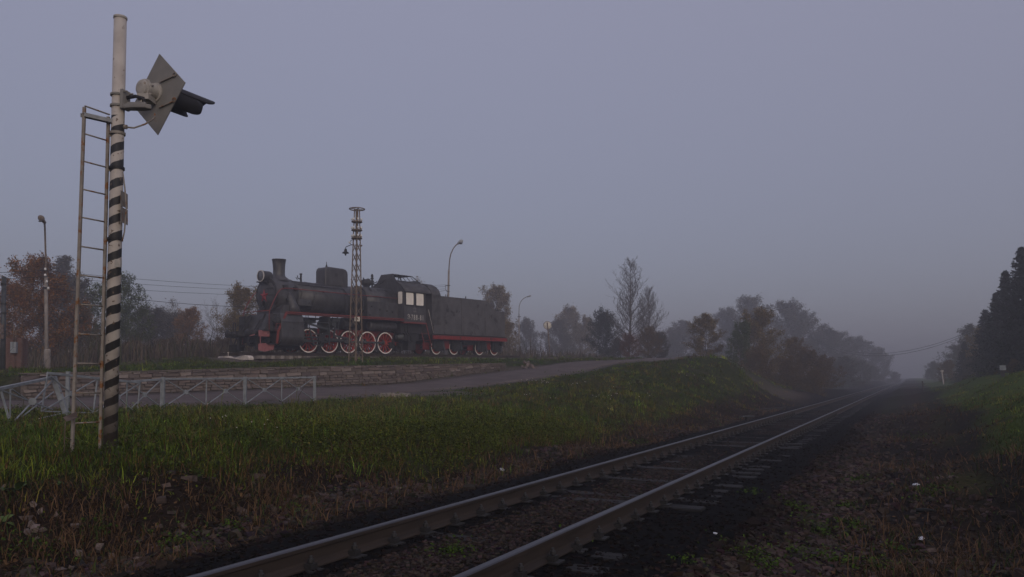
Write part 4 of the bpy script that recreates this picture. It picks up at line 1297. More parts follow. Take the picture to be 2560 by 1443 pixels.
# turret, generator and whistle ahead of the cab
mb = MB().lathe([(.0, 0), (.16, .02), (.21, .10), (.21, .40), (.25, .42), (.25, .5), (.18, .53), (.15, .66), (0, .68)], (4.55, -.15, 4.32), (1, 0, .06), n=20)
mb.tube([(4.55, -.2, 4.1), (4.62, -.25, 4.5), (4.5, -.28, 4.58)], .035, 8).box((4.75, -.3, 4.02), (5.0, 0, 4.16))
mb.build('turbo_generator', M['black'], loco)
mb = MB().tube([(5.48, 0, 3.95), (5.48, 0, 4.92)], .055, 10)
for zz_, rr_ in ((4.25, .11), (4.42, .13), (4.6, .10), (4.75, .085)):
    mb.lathe([(rr_, 0), (rr_, .09)], (5.48, 0, zz_), n=10, smooth=False)
mb.tube([(5.48, 0, 4.35), (5.75, -.06, 4.42), (5.82, -.06, 4.5)], .03, 6).tube([(5.48, 0, 4.3), (5.9, 0, 4.28), (6.4, 0, 4.5)], .04, 6)
mb.build('safety_valve', M['black'], loco)
# boiler piping: the sagging lines along the flank
mb = MB()
for s_ in (-1, 1):
    mb.tube([(-.6, s_ * .70, 3.75), (.4, s_ * .72, 3.74), (1.4, s_ * .74, 3.72), (2.6, s_ * .74, 3.71)], .022, 6)
    mb.tube([(-.9, s_ * .55, 3.90), (.4, s_ * .60, 3.86), (1.3, s_ * .62, 3.85)], .016, 6)
    mb.tube([(3.4, s_ * .45, 4.4), (3.55, s_ * .55, 4.0), (3.75, s_ * .80, 3.62), (3.95, s_ * .93, 3.1), (3.9, s_ * .93, 2.6), (3.5, s_ * .95, 2.14)], .026, 6)
    mb.tube([(2.6, s_ * .74, 3.71), (2.9, s_ * .92, 3.2), (2.75, s_ * .93, 2.8), (2.45, s_ * 1.0, 2.14)], .02, 6)
    mb.tube([(3.3, s_ * .74, 3.72), (3.35, s_ * .93, 3.2), (3.25, s_ * .9, 2.7), (3.2, s_ * 1.0, 2.14)], .014, 6)
    mb.tube([(-.5, s_ * .93, 3.3), (-.62, s_ * .97, 3.0), (-.6, s_ * .97, 2.7), (-.1, s_ * .95, 2.62)], .02, 6)
    mb.box((-1.05, s_ * .94 - .08, 3.35), (-.85, s_ * .94 + .08, 3.55)); mb.box((-1.7, s_ * .9 - .1, 3.42), (-1.45, s_ * .9 + .1, 3.62))
    mb.box((-1.55, s_ * .98 - .06, 2.78), (-1.2, s_ * .98 + .06, 2.9))
mb.build('pipework', M['black'], loco)
# handrails along the boiler and round the front platform
for s_ in (-1, 1):
    mb = MB().tube([(6.6, s_ * 1.02, 3.43), (2.1, s_ * 1.02, 3.43), (-1.4, s_ * 1.04, 3.44), (-1.75, s_ * 1.05, 3.42), (-2.0, s_ * 1.07, 3.33), (-2.22, s_ * 1.10, 3.12), (-2.5, s_ * 1.14, 2.66), (-2.72, s_ * 1.15, 2.22), (-2.76, s_ * 1.15, 2.05), (-2.76, s_ * 1.15, 1.14)], .024, 8)
    hr = mb.build('handrail', M['railred'], loco)
    mb = MB()
    for x in (-.6, 1.0, 2.6, 4.2, 5.8):
        mb.tube([(x, s_ * .86, 3.40), (x, s_ * 1.02, 3.43)], .02, 6)
    mb.build('handrail_knob', M['railred'], hr)
MB().tube([(-2.74, -1.15, 2.18), (-2.74, 1.15, 2.18)], .022, 8).build('front_rail', M['railred'], loco)
# running boards with red edges
for s_ in (-1, 1):
    a, b = sorted((s_ * .85, s_ * 1.50))
    bd = MB().box((-1.9, a, 2.055), (6.69, b, 2.085)).build('running_board', M['black'], loco)
    a, b = sorted((s_ * 1.503, s_ * 1.54))
    mb = MB().box((-1.92, a, 2.10), (6.69, b, 2.15)).box((-1.92, a, 2.02), (6.69, b, 2.06))
    mb.build('board_edge', M['railred'], bd)
    mb = MB().box((-1.92, min(s_ * 1.503, s_ * 1.515), 2.06), (6.69, max(s_ * 1.503, s_ * 1.515), 2.10))
    mb.build('board_web', M['black'], bd)
    # front steps
    mb = MB().bar((-1.92, s_ * 1.5, 2.12), (-2.46, s_ * 1.5, 1.08), .05, .12, up=(1, 0, .5)).bar((-2.45, s_ * 1.5, 1.12), (-2.54, s_ * 1.5, .44), .05, .12, up=(1, 0, 0))
    mb.tube([(-2.25, s_ * 1.5, 1.5), (-2.58, s_ * 1.5, 1.48), (-2.6, s_ * 1.5, 1.12), (-2.4, s_ * 1.5, 1.1)], .016, 6)
    st = mb.build('front_steps', M['railred'], loco)
    a, b = sorted((s_ * 1.05, s_ * 1.5))
    mb = MB().box((-3.05, a, .415), (-2.45, b, .45)).bar((-2.9, s_ * 1.2, .45), (-2.75, s_ * 1.15, 1.1), .05, .05).box((-2.48, min(s_ * .95, s_ * 1.46), 1.08), (-2.12, max(s_ * .95, s_ * 1.46), 1.11)).box((-2.2, min(s_ * .95, s_ * 1.46), 1.58), (-1.95, max(s_ * .95, s_ * 1.46), 1.61))
    mb.build('step_tread', M['black'], st)
    # tool box on the flank
    a, b = sorted((s_ * .86, s_ * 1.12))
    tb = MB().box((-.86, a, 2.55), (.0, b, 2.90)).build('tool_box', M['boiler'], loco, bevel=.02)
    MB().lathe([(.05, 0), (.05, .02)], (-.18, s_ * 1.12, 2.72), (0, s_, 0), n=10).build('latch', M['black'], tb)
    # steam pipe from smokebox to cylinder
    MB().tube([(-1.32, s_ * .80, 3.2), (-1.28, s_ * .93, 2.95), (-1.2, s_ * 1.04, 2.55), (-1.15, s_ * 1.12, 2.12)], [.17, .20, .25, .34], 16).build('steam_pipe', M['boiler'], loco)
    # cylinder with its valve chest
    poly = []
    for a_ in range(-8, 189, 14):
        poly.append((s_ * (1.12 + .50 * math.cos(R(-a_))), .84 + .49 * math.sin(R(-a_))))
    poly = poly + [(s_ * .66, 2.02), (s_ * 1.0, 2.05), (s_ * 1.38, 2.05), (s_ * 1.48, 1.92), (s_ * 1.56, 1.62), (s_ * 1.60, 1.2)]
    cy = MB().prism(poly, -2.30, -.86, 'x').build('cylinder', M['boiler'], loco, bevel=.015)
    mb = MB().lathe([(.42, 0), (.42, -.05), (.30, -.09), (.12, -.11), (0, -.11)], (-2.30, s_ * 1.12, .84), (1, 0, 0), n=24)
    mb.lathe([(.26, 0), (.26, -.10), (.16, -.16), (.05, -.17), (.05, -.32)], (-2.30, s_ * 1.2, 1.62), (1, 0, 0), n=20)
    mb.build('cylinder_cover', M['black'], cy)
    mb = MB().lathe([(.36, 0), (.36, .05), (.12, .08), (.10, .2)], (-.86, s_ * 1.12, .84), (1, 0, 0), n=24)
    mb.lathe([(.22, 0), (.22, .06), (.09, .08), (.07, .3)], (-.86, s_ * 1.2, 1.62), (1, 0, 0), n=20)
    mb.build('cylinder_gland', M['steel'], cy)
    a, b = sorted((s_ * 1.585, s_ * 1.60))
    mb = MB().box((-2.29, a, 1.585), (-.87, b, 1.60)).box((-1.6, a, 1.12), (-1.5, b, 1.3)).box((-.98, a, 1.35), (-.93, b, 1.42))
    mb.build('cladding_seam', M['black'], cy)
    # saddle, apron and platform pieces
    mb = MB().prism([(-2.0, 2.05), (-1.95, 2.35), (-1.75, 2.55), (-.75, 2.55), (-.7, 2.05)], min(s_ * .3, s_ * 1.05), max(s_ * .3, s_ * 1.05), 'y')
    mb.build('smokebox_saddle', M['boiler'], loco)
mb = MB().prism([(-2.45, 2.05), (-2.0, 2.10), (-1.9, 1.1), (-2.95, 1.05), (-2.75, 1.35)], -.85, .85, 'y')
mb.box((-1.95, -.62, 1.0), (-.8, .62, 2.5))
mb.build('front_apron', M['boiler'], loco)
mb = MB().box((-3.3, -1.42, 1.10), (-2.3, 1.42, 1.14))
for y in (-.62, .62):
    mb.bar((-3.15, y, 1.12), (-2.62, y, 2.02), .06, .10).bar((-3.15, y + .25, 1.12), (-2.75, y + .25, 1.75), .04, .06)
mb.bar((-3.0, .5, 1.5), (-3.0, 1.3, 1.5), .04, .04).bar((-2.9, .62, 1.7), (-2.9, 1.25, 1.7), .04, .04)
for y in (.75, .95, 1.15): mb.tube([(-3.0, y, 1.12), (-2.8, y, 1.72)], .022, 6)
mb.box((-2.95, .72, 1.14), (-2.45, 1.25, 1.95))
mb.build('front_platform', M['black'], loco)
# buffer beam, pink end plates, buffers, coupling
mb = MB().box((-3.32, -1.28, .78), (-3.16, 1.28, 1.10)).box((-3.16, -.55, .55), (-.6, .55, 1.02))
beam = mb.build('buffer_beam', M['black'], loco)
for s_ in (-1, 1):
    a, b = sorted((s_ * 1.285, s_ * 1.32))
    o = MB().box((-3.50, a, .80), (-2.86, b, 1.12)).build('end_plate', M['pink'] if s_ < 0 else M['black'], loco)
    MB().box((-2.98, min(s_ * 1.322, s_ * 1.326), .93), (-2.93, max(s_ * 1.322, s_ * 1.326), 1.02)).build('slot', M['black'], o)
    mb = MB().prism([(-3.52, .08), (-3.15, .02), (-2.62, .12), (-2.55, .40), (-3.1, .46), (-3.52, .42)], a, b, 'y')
    o = mb.build('guard_plate', M['pink'] if s_ < 0 else M['black'], loco)
    MB().bar((-3.4, s_ * 1.30, .42), (-3.4, s_ * 1.30, .82), .03, .05).build('guard_stay', M['pink'] if s_ < 0 else M['black'], o)
    MB().bar((-3.52, s_ * 1.0, .90), (-3.85, s_ * .8, .80), .05, .05).build('lamp_iron', M['pink'] if s_ < 0 else M['black'], loco)
    bu = MB().tube([(-3.32, s_ * .9, .98), (-3.62, s_ * .9, .98)], .12, 14).tube([(-3.6, s_ * .9, .98), (-3.86, s_ * .9, .98)], .08, 12).build('buffer', M['black'], loco)
    MB().lathe([(.0, 0), (.20, .02), (.22, .05), (.2, .07)], (-3.92, s_ * .9, .98), (1, 0, 0), n=22).build('buffer_head', M['black'], bu)
    mb = MB().bar((-3.3, s_ * 1.45, .34), (-2.75, s_ * 1.45, .34), .35, .04).bar((-3.2, s_ * 1.35, .36), (-3.05, s_ * 1.1, 1.1), .05, .05).bar((-2.9, s_ * 1.35, .36), (-2.9, s_ * 1.1, 1.1), .05, .05)
    if s_ > 0:
        mb.build('shunter_step', M['black'], loco)
    mb = MB().bar((-3.2, s_ * .78, .75), (-3.3, s_ * .78, .16), .16, .10, up=(1, 0, 0)).bar((-3.0, s_ * .78, .5), (-2.4, s_ * .78, .8), .06, .08)
    mb.build('rail_guard', M['black'], loco)
mb = MB().box((-3.75, -.16, .82), (-3.32, .16, 1.12)).box((-3.95, -.2, .84), (-3.72, -.06, 1.1)).box((-3.9, .08, .84), (-3.72, .18, 1.1))
mb.tube([(-3.4, .35, .9), (-3.6, .36, .7), (-3.62, .36, .4), (-3.45, .36, .22), (-3.3, .3, .35)], .04, 8).tube([(-3.4, -.4, .9), (-3.55, -.45, .6), (-3.45, -.45, .35), (-3.2, -.42, .4)], .045, 8)
mb.tube([(-3.45, .8, 1.1), (-3.45, .8, 1.55), (-3.3, 1.25, 1.6), (-3.3, 1.25, 1.1)], .022, 6)
mb.build('coupler', M['black'], loco)

# wheels
def wheel_meshes(R0, spokes, cw, red, name):
    """a spoked wheel in its own frame, outer face towards -y"""
    me = []
    mb = MB()
    mb.lathe([(R0 - .085, -.065), (R0 - .06, -.065), (R0 - .06, .07), (R0 - .085, .07)], (0, 0, 0), (0, 1, 0), n=40, smooth=False, caps=False)
    mb.lathe([(R0 - .085, .07), (R0 - .085, -.065)], (0, 0, 0), (0, 1, 0), n=40, smooth=False, caps=False)
    mb.lathe([(.0, -.10), (.13, -.10), (.15, -.085), (.15, .09), (0, .09)], (0, 0, 0), (0, 1, 0), n=20)
    for k in range(spokes):
        a = 2 * PI * (k + .5) / spokes
        d = Vector((math.cos(a), 0, math.sin(a)))
        mb.bar(d * .12, d * (R0 - .08), .055, .045, up=(0, 1, 0))
    if cw:
        a0, a1 = cw
        pts = [((R0 - .08) * math.cos(R(a0 + (a1 - a0) * k / 12)), (R0 - .08) * math.sin(R(a0 + (a1 - a0) * k / 12))) for k in range(13)]
        mb.prism(pts, -.05, .05, 'y')
    o = mb.build(name, red, None); me.append(o.data); bpy.data.objects.remove(o)
    mb = MB().lathe([(R0 - .062, -.068), (R0 - .062, -.074), (R0 - .004, -.074), (R0, -.068)], (0, 0, 0), (0, 1, 0), n=44, smooth=False, caps=False)
    o = mb.build('white_rim', M['white'], None); me.append(o.data); bpy.data.objects.remove(o)
    mb = MB().lathe([(R0 - .06, -.066), (R0 - .001, -.066), (R0, .05), (R0 + .028, .056), (R0 + .028, .075), (R0 - .06, .075)], (0, 0, 0), (0, 1, 0), n=44, smooth=False, caps=False)
    o = mb.build('tyre', M['black'], None); me.append(o.data); bpy.data.objects.remove(o)
    return me


AX = (0, 1.445, 2.89, 4.335, 5.78)
WY = .80
for i, x in enumerate(AX):
    ms = wheel_meshes(.655, 12, ((-70, -20), (-55, 20), (-60, 30), (-40, 40), None)[i], M['wheelred'], 'driving_wheel')
    for s_ in (-1, 1):
        o = link('driving_wheel', ms[0], loco, loc=(x, s_ * (WY - .03), .66), rot=(0, 0, 0) if s_ < 0 else (0, 0, PI))
        link('white_rim', ms[1], o); link('tyre', ms[2], o)
    MB().tube([(x, -.72, .66), (x, .72, .66)], .10, 12).build('axle', M['black'], loco)
# frames
for s_ in (-1, 1):
    a, b = sorted((s_ * .50, s_ * .54))
    mb = MB().prism([(.85, .92), (.85, 1.38), (6.35, 1.38), (6.75, 1.30), (6.75, .78), (7.2, .74), (7.2, .55), (6.5, .55), (6.2, .92)], a, b, 'y')
    mb.build('main_frame', M['red'], loco)
    MB().box((-2.2, a, .30), (.84, b, 1.4)).build('front_frame', M['black'], loco)
mb = MB().box((-2.0, -.48, .26), (-.75, .48, 1.0)).box((.35, -.45, .30), (.75, .45, .62)).bar((-2.2, -.70, .24), (.1, -.72, .20), .06, .05).bar((-2.2, .70, .24), (.1, .72, .20), .06, .05)
mb.build('brake_cylinder_block', M['black'], loco)
MB().prism([(3.0, 1.40), (3.0, 2.1), (6.6, 2.1), (6.6, 1.28), (6.1, .95), (4.6, .95), (4.3, 1.40)], -.47, .47, 'y').build('ash_pan', M['black'], loco)
# rods and motion, both sides
for s_ in (-1, 1):
    yy = s_ * 1.00
    mb = MB()
    cp = [(x - .33, .67) for x in AX]
    for (xa, za), (xb, zb) in zip(cp, cp[1:]):
        mb.bar((xa, yy, za), (xb, yy, zb), .045, .11)
    rod_ = mb.build('coupling_rod', M['steel'], loco, bevel=.008)
    mb = MB()
    for k, (xa, za) in enumerate(cp):
        rr_ = .16 if k == 2 else .115
        mb.lathe([(rr_, -.045), (rr_, .045), (rr_ * .6, .06), (rr_ * .3, .075)], (xa, yy, za), (0, s_, 0), n=14, smooth=False)
        mb.box((xa - .05, yy - .03, za + rr_ * .8), (xa + .05, yy + .03, za + rr_ + .07))
        mb.tube([(xa, yy - s_ * .25, za), (xa, yy + s_ * .04, za)], .06, 10)
    mb.build('rod_bearing', M['steel'], rod_)
    y2 = s_ * 1.16
    mb = MB().bar((.62, y2, .80), (cp[2][0], y2, .69), .06, .15).lathe([(.17, -.05), (.17, .05), (.10, .08)], (cp[2][0], y2, .69), (0, s_, 0), n=14, smooth=False)
    mb.box((cp[2][0] - .30, y2 - .05, .58), (cp[2][0] - .12, y2 + .05, .82))
    mb.build('connecting_rod', M['steel'], loco, bevel=.008)
    mb = MB().bar((-.82, y2, 1.03), (1.12, y2, 1.03), .09, .07).bar((-.82, y2, .62), (.9, y2, .62), .09, .07)
    mb.build('slide_bar', M['steel'], loco)
    MB().tube([(-.86, y2, .84), (.5, y2, .84)], .045, 10).build('piston_rod', M['steel'], loco)
    mb = MB().box((.42, y2 - .10, .62), (.82, y2 + .10, 1.05)).box((.50, y2 - .13, .50), (.74, y2 + .13, .62))
    mb.bar((.62, y2, .6), (.62, y2, .34), .06, .08, up=(1, 0, 0))
    mb.build('crosshead', M['black'], loco, bevel=.02)
    # combination lever, radius rod, expansion link, eccentric rod
    y3 = s_ * 1.28
    mb = MB().bar((-.28, y3, 1.38), (.0, y3, .46), .035, .07).bar((.0, y3, .46), (.62, y3, .40), .035, .06)
    mb.build('combination_lever', M['steel'], loco)
    mb = MB().bar((-.45, y3, 1.60), (1.15, y3, 1.28), .05, .11).bar((1.1, y3, 1.30), (1.8, y3, 1.36), .04, .08)
    mb.build('radius_rod', M['steel'], loco)
    mb = MB().bar((1.30, y3, 1.86), (1.48, y3, 1.35), .06, .10).bar((1.48, y3, 1.38), (1.40, y3, .86), .06, .10).box((1.2, y3 - .09, 1.50), (1.5, y3 + .09, 1.75))
    mb.build('expansion_link', M['steel'], loco)
    mb = MB().bar((1.38, y3, .98), (cp[2][0] + .1, y3, .82), .04, .09).bar((cp[2][0] + .1, y3, .82), (cp[2][0], y3, .67), .06, .11)
    mb.build('eccentric_rod', M['steel'], loco)
    mb = MB().box((.98, min(s_ * .54, s_ * 1.36), 1.0), (1.05, max(s_ * .54, s_ * 1.36), 2.05)).bar((1.02, s_ * 1.38, 2.05), (1.02, s_ * 1.38, .42), .05, .08)
    mb.bar((-.9, s_ * 1.40, 1.68), (1.05, s_ * 1.40, 1.66), .03, .035).bar((1.75, s_ * 1.3, 1.84), (1.7, s_ * 1.3, 1.1), .03, .05).box((1.35, min(s_ * .9, s_ * 1.3), 1.78), (1.85, max(s_ * .9, s_ * 1.3), 1.98))
    for x in (-.45, -.3, .2): mb.bar((x, s_ * 1.2, 2.05), (x, s_ * 1.2, 1.62), .02, .03)
    mb.build('motion_bracket', M['steel'], loco)
    # air tank and long reservoir under the running board
    mb = MB().lathe([(.0, -.05), (.2, -.03), (.27, .0), (.28, .05), (.28, .8), (.2, .86), (0, .88)], (2.25, s_ * .98, 1.70), (1, 0, 0), n=24)
    mb.build('air_tank', M['black'], loco)
    mb = MB().lathe([(.0, -.05), (.2, -.03), (.25, .0), (.26, .05), (.26, 2.1), (.2, 2.16), (0, 2.18)], (4.35, s_ * .92, 1.66), (1, 0, 0), n=24)
    for x in (4.7, 5.9): mb.lathe([(.262, -.03), (.272, -.03), (.272, .03), (.262, .03)], (x, s_ * .92, 1.66), (1, 0, 0), n=24, smooth=False, caps=False)
    mb.build('air_reservoir', M['boiler'], loco)
    # brake gear between and behind the wheels
    mb = MB()
    for x in (.74, 2.18, 3.62, 5.06):
        mb.bar((x, s_ * .74, 1.0), (x + .02, s_ * .74, .22), .07, .13, up=(1, 0, 0)).box((x - .10, s_ * .74 - .06, .28), (x + .10, s_ * .74 + .06, .62))
    mb.bar((.3, s_ * .72, .22), (6.3, s_ * .72, .22), .05, .06)
    mb.build('brake_gear', M['black'], loco)
    # injector, pipes and hoses under the cab
    mb = MB().lathe([(.10, -.05), (.17, 0), (.18, .3), (.22, .32), (.22, .42), (.12, .46)], (6.55, s_ * 1.05, 1.02), (1, 0, .06), n=16)
    mb.build('injector', M['steel'], loco)
    mb = MB()
    mb.tube([(7.1, s_ * 1.15, 1.9), (7.1, s_ * 1.15, 1.45), (7.4, s_ * 1.15, 1.15), (7.35, s_ * 1.15, .85), (7.6, s_ * 1.15, .76), (7.75, s_ * 1.15, .95)], .035, 8)
    mb.tube([(7.35, s_ * 1.2, 1.9), (7.35, s_ * 1.2, 1.35), (7.62, s_ * 1.2, 1.1), (7.6, s_ * 1.2, .8)], .03, 8)
    mb.tube([(6.95, s_ * 1.0, .62), (7.0, s_ * 1.05, .3), (6.85, s_ * 1.05, .14), (6.6, s_ * 1.05, .2), (6.5, s_ * 1.0, .35)], .045, 8)
    mb.tube([(6.5, s_ * .9, 1.3), (6.2, s_ * 1.0, .8), (6.35, s_ * 1.02, .5)], .04, 8)
    mb.box((7.25, min(s_ * .3, s_ * 1.0), .85), (8.5, max(s_ * .3, s_ * 1.0), 1.9)).box((6.1, min(s_ * .55, s_ * .9), .35), (6.5, max(s_ * .55, s_ * .9), .72))
    mb.box((7.0, min(s_ * .3, s_ * .8), .2), (7.3, max(s_ * .3, s_ * .8), .7)).box((7.7, min(s_ * .3, s_ * .85), .25), (8.4, max(s_ * .3, s_ * .85), .85))
    for k in range(6): mb.lathe([(.05, 0), (.05, .02)], (7.05, s_ * .82, .3 + .09 * k), (0, s_, 0), n=6)
    mb.build('injector_pipes', M['black'], loco)
# cab: walls, roof, clerestory, windows
cab = MB().box((6.76, -1.16, 1.30), (8.62, 1.16, 1.99)).build('cab_floor', M['black'], loco)
for s_ in (-1, 1):
    a, b = sorted((s_ * 1.46, s_ * 1.50))
    wa = MB().box((6.73, a, 1.97), (8.64, b, 3.92)).build('cab_side', M['boiler'], loco)
    mb = MB()
    o0, o1 = sorted((s_ * 1.502, s_ * 1.545))
    for x0, x1 in ((6.87, 7.54), (7.76, 8.44)):
        mb.box((x0 - .055, o0, 3.03), (x0, o1, 3.82)).box((x1, o0, 3.03), (x1 + .055, o1, 3.82)).box((x0, o0, 3.80), (x1, o1, 3.84)).box((x0, o0, 3.0), (x1, o1, 3.05))
    mb.box((7.74, o0, 2.94), (8.54, o1 + .02 * (s_ > 0), 3.0))
    mb.build('window_frame', M['black'], wa)
    for x0, x1 in ((6.872, 7.538), (7.762, 8.438)):
        mb = MB(); cr = .07
        z0, z1 = 3.052, 3.798
        pl = []
        for cx_, cz_, a0 in ((x1 - cr, z1 - cr, 0), (x0 + cr, z1 - cr, 90), (x0 + cr, z0 + cr, 180), (x1 - cr, z0 + cr, 270)):
            for k in range(4):
                a_ = R(a0 + 30 * k); pl.append((cx_ + cr * math.cos(a_), cz_ + cr * math.sin(a_)))
        mb.prism(pl, min(s_ * 1.503, s_ * 1.522), max(s_ * 1.503, s_ * 1.522), 'y')
        mb.build('window_pane', M['pane'], wa)
    e0, e1 = sorted((s_ * 1.503, s_ * 1.55))
    MB().box((6.70, e0, 1.905), (8.68, e1, 1.985)).build('cab_sill', M['railred'], wa)
    MB().box((6.70, min(s_ * 1.2, s_ * 1.5), 1.89), (8.66, max(s_ * 1.2, s_ * 1.5), 1.968)).build('cab_footplate', M['red'], loco)
    # cab ladder
    cl_ = MB().bar((8.70, s_ * 1.47, 1.94), (9.22, s_ * 1.47, .46), .03, .05, up=(1, 0, 0)).bar((8.52, s_ * 1.12, 1.75), (8.98, s_ * 1.12, .46), .03, .05, up=(1, 0, 0)).build('cab_ladder', M['railred'], loco)
    for f in (.42, .72, .985):
        MB().bar(Vector((8.70, s_ * 1.47, 1.94)).lerp(Vector((9.22, s_ * 1.47, .46)), f), Vector((8.52, s_ * 1.12, 1.94)).lerp(Vector((8.98, s_ * 1.12, .46)), f), .10, .02).build('ladder_step', M['railred'], cl_)
    # front window of the cab
    a, b = sorted((s_ * 1.02, s_ * 1.36))
    mb = MB(); pl = []
    for cx_, cz_, a0 in ((b - .07, 3.78, 0), (a + .07, 3.78, 90), (a + .07, 3.17, 180), (b - .07, 3.17, 270)):
        for k in range(4):
            a_ = R(a0 + 30 * k); pl.append((cx_ + .07 * math.cos(a_), cz_ + .07 * math.sin(a_)))
    mb.prism(pl, 6.69, 6.715, 'x'); mb.build('front_window_pane', M['pane'], loco)
roofp = [(-1.56, 3.86), (-1.50, 4.0), (-1.28, 4.24), (-.95, 4.45), (-.50, 4.62), (0, 4.68), (.50, 4.62), (.95, 4.45), (1.28, 4.24), (1.50, 4.0), (1.56, 3.86)]
front = MB().prism([(-1.46, 1.97), (-1.46, 3.9)] + roofp[1:-1] + [(1.46, 3.9), (1.46, 1.97)], 6.72, 6.757, 'x').build('cab_front', M['boiler'], loco)
rf = MB().sheet(roofp, 6.66, 9.06, .035, 'x').build('cab_roof', M['roofgrey'], loco)
MB().box((6.68, -1.60, 3.84), (9.05, -1.545, 3.875)).box((6.68, 1.545, 3.84), (9.05, 1.60, 3.875)).build('rain_gutter', M['black'], rf)
# raised ventilator on the roof, its flank open between struts
vp = MB().prism([(-.92, 4.47), (-.52, 5.0), (.52, 5.0), (.92, 4.47)], 6.70, 6.74, 'x')
vp.prism([(-.52, 4.985), (.52, 4.985), (.52, 5.02), (-.52, 5.02)], 6.70, 8.45, 'x')
ven = vp.build('roof_ventilator', M['boiler'], loco)
mb = MB()
for s_ in (-1, 1):
    for x in (7.05, 7.45, 7.85, 8.25):
        mb.bar((x, s_ * .52, 4.99), (x + .18, s_ * .86, 4.50), .05, .03)
    mb.bar((8.42, s_ * .52, 4.99), (8.9, s_ * .80, 4.56), .05, .04).bar((6.72, s_ * .86, 4.52), (8.85, s_ * .86, 4.52), .04, .05)
mb.build('ventilator_strut', M['black'], ven)
MB().box((8.7, -.45, 4.70), (9.32, .45, 4.735)).build('roof_flap', M['black'], rf)
# lettering
def text_mesh(txt, size, name, material, parent, loc, rot, sx=1.0, align='LEFT'):
    cu = bpy.data.curves.new(name, 'FONT'); cu.body = txt; cu.size = size; cu.extrude = .004; cu.align_x = align; cu.resolution_u = 3
    tmp = bpy.data.objects.new('tmp', cu); COL.objects.link(tmp)
    dg = bpy.context.evaluated_depsgraph_get(); dg.update()
    me = bpy.data.meshes.new_from_object(tmp.evaluated_get(dg))
    bpy.data.objects.remove(tmp)
    me.materials.clear(); me.materials.append(material); me.name = name
    o = link(name, me, parent, None, loc, rot); o.scale = (sx, 1, 1)
    return o


for s_ in (-1, 1):
    sgn = 1 if s_ < 0 else -1
    rot = (PI / 2, 0, 0) if s_ < 0 else (PI / 2, 0, PI)
    def X_(x): return x if s_ < 0 else (15.36 - x)
    yl = s_ * 1.508
    xx = 7.02
    for ch, dx_ in (('Э', .20), ('-', .13), ('7', .205), ('8', .205), ('8', .21), ('-', .14), ('8', .21), ('1', .12)):
        w_ = text_mesh(ch, .46, 'number', M['letter'], loco, (X_(xx), yl, 2.13 if ch != '-' else 2.145), rot, .58 if ch != '-' else .42)
        xx += dx_
    text_mesh('г', .14, 'number', M['faintletter'], loco, (X_(7.21), yl, 2.38), rot, .6)
    # faint ring of lettering: too worn to read, small strokes in two arcs with a tick
    mb = MB()
    for k in range(7):
        for sg, a0 in ((1, 35), (-1, -145)):
            a_ = R(a0 + 110 * k / 6)
            c_ = (X_(7.66) + .135 * math.cos(a_), 2.75 + .13 * math.sin(a_))
            mb.bar((c_[0] - .013 * sgn, yl, c_[1] - .018), (c_[0] + .010 * sgn, yl, c_[1] + .018), .006, .016, up=(1, 0, 0))
    mb.bar((X_(7.62), yl, 2.70), (X_(7.67), yl, 2.68), .006, .014).bar((X_(7.67), yl, 2.68), (X_(7.73), yl, 2.79), .006, .014)
    mb.build('emblem', M['faintletter'], loco)

# ------------------------------------------------------------------ tender
ten = empty('locomotive_tender', LOCO_O, LROT, 'grey black tender with stepped rear top coupled behind the steam locomotive', 'tender')
sp = [(9.40, 1.30), (9.40, 3.80), (14.75, 3.80)]
for k in range(1, 15):
    f = k / 14; g_ = f * f * (3 - 2 * f); sp.append((14.75 + .95 * f, 3.80 - .66 * g_))
sp += [(16.86, 3.13), (16.86, 1.30)]
MB().prism(sp, -1.50, 1.50, 'y').build('tank', M['tender'], ten, bevel=.012)
mb = MB()
for s_ in (-1, 1):
    a, b = sorted((s_ * 1.50, s_ * 1.512))
    mb.box((9.42, a, 1.31), (16.84, b, 1.36)).box((9.42, a, 2.02), (16.84, b, 2.03)).box((12.1, a, 1.36), (12.115, b, 3.78)).box((14.6, a, 1.36), (14.612, b, 3.5))
mb.build('tank_seam', M['tender'], ten)
mb = MB().box((10.5, -1.1, 3.80), (13.6, 1.1, 3.84))
for x, y in ((11.1, -1.0), (11.25, -1.0), (13.0, -1.1), (13.1, -1.05)):
    mb.tube([(x, y, 3.8), (x, y, 4.0)], .025, 6)
for x in (15.9, 16.2): mb.tube([(x, -1.3, 3.13), (x, -1.3, 3.22), (x + .12, -1.25, 3.3), (x + .2, -1.25, 3.2), (x + .3, -1.25, 3.15)], .02, 6)
mb.tube([(16.0, -1.40, 3.13), (16.05, -1.40, 3.20), (16.75, -1.40, 3.20), (16.8, -1.40, 3.13)], .018, 6)
mb.build('filler_and_rails', M['black'], ten)
# arched weather shield on the front of the tender
shp = [(-1.48, 1.9), (-1.48, 3.86), (-1.36, 4.12), (-1.1, 4.38), (-.7, 4.56), (0, 4.64), (.7, 4.56), (1.1, 4.38), (1.36, 4.12), (1.48, 3.86), (1.48, 1.9)]
mb = MB().sheet(shp, 9.20, 10.05, .03, 'x')
mb.build('weather_shield', M['roofgrey'], ten)
MB().prism(shp, 9.42, 9.45, 'x').build('shield_front', M['black'], ten)
MB().tube([(8.92, -1.48, 2.85), (9.35, -1.52, 1.35)], .014, 6).build('grab_rail', M['letter'], ten)
for s_ in (-1, 1):
    a, b = sorted((s_ * 1.44, s_ * 1.53))
    MB().box((9.33, a, .98), (17.08, b, 1.22)).build('side_sill', M['red'], ten)
    mb = MB()
    for x in (11.9, 15.15): mb.box((x, min(s_ * 1.531, s_ * 1.56), 1.08), (x + .1, max(s_ * 1.531, s_ * 1.56), 1.17))
    mb.build('sill_hook', M['black'], ten)
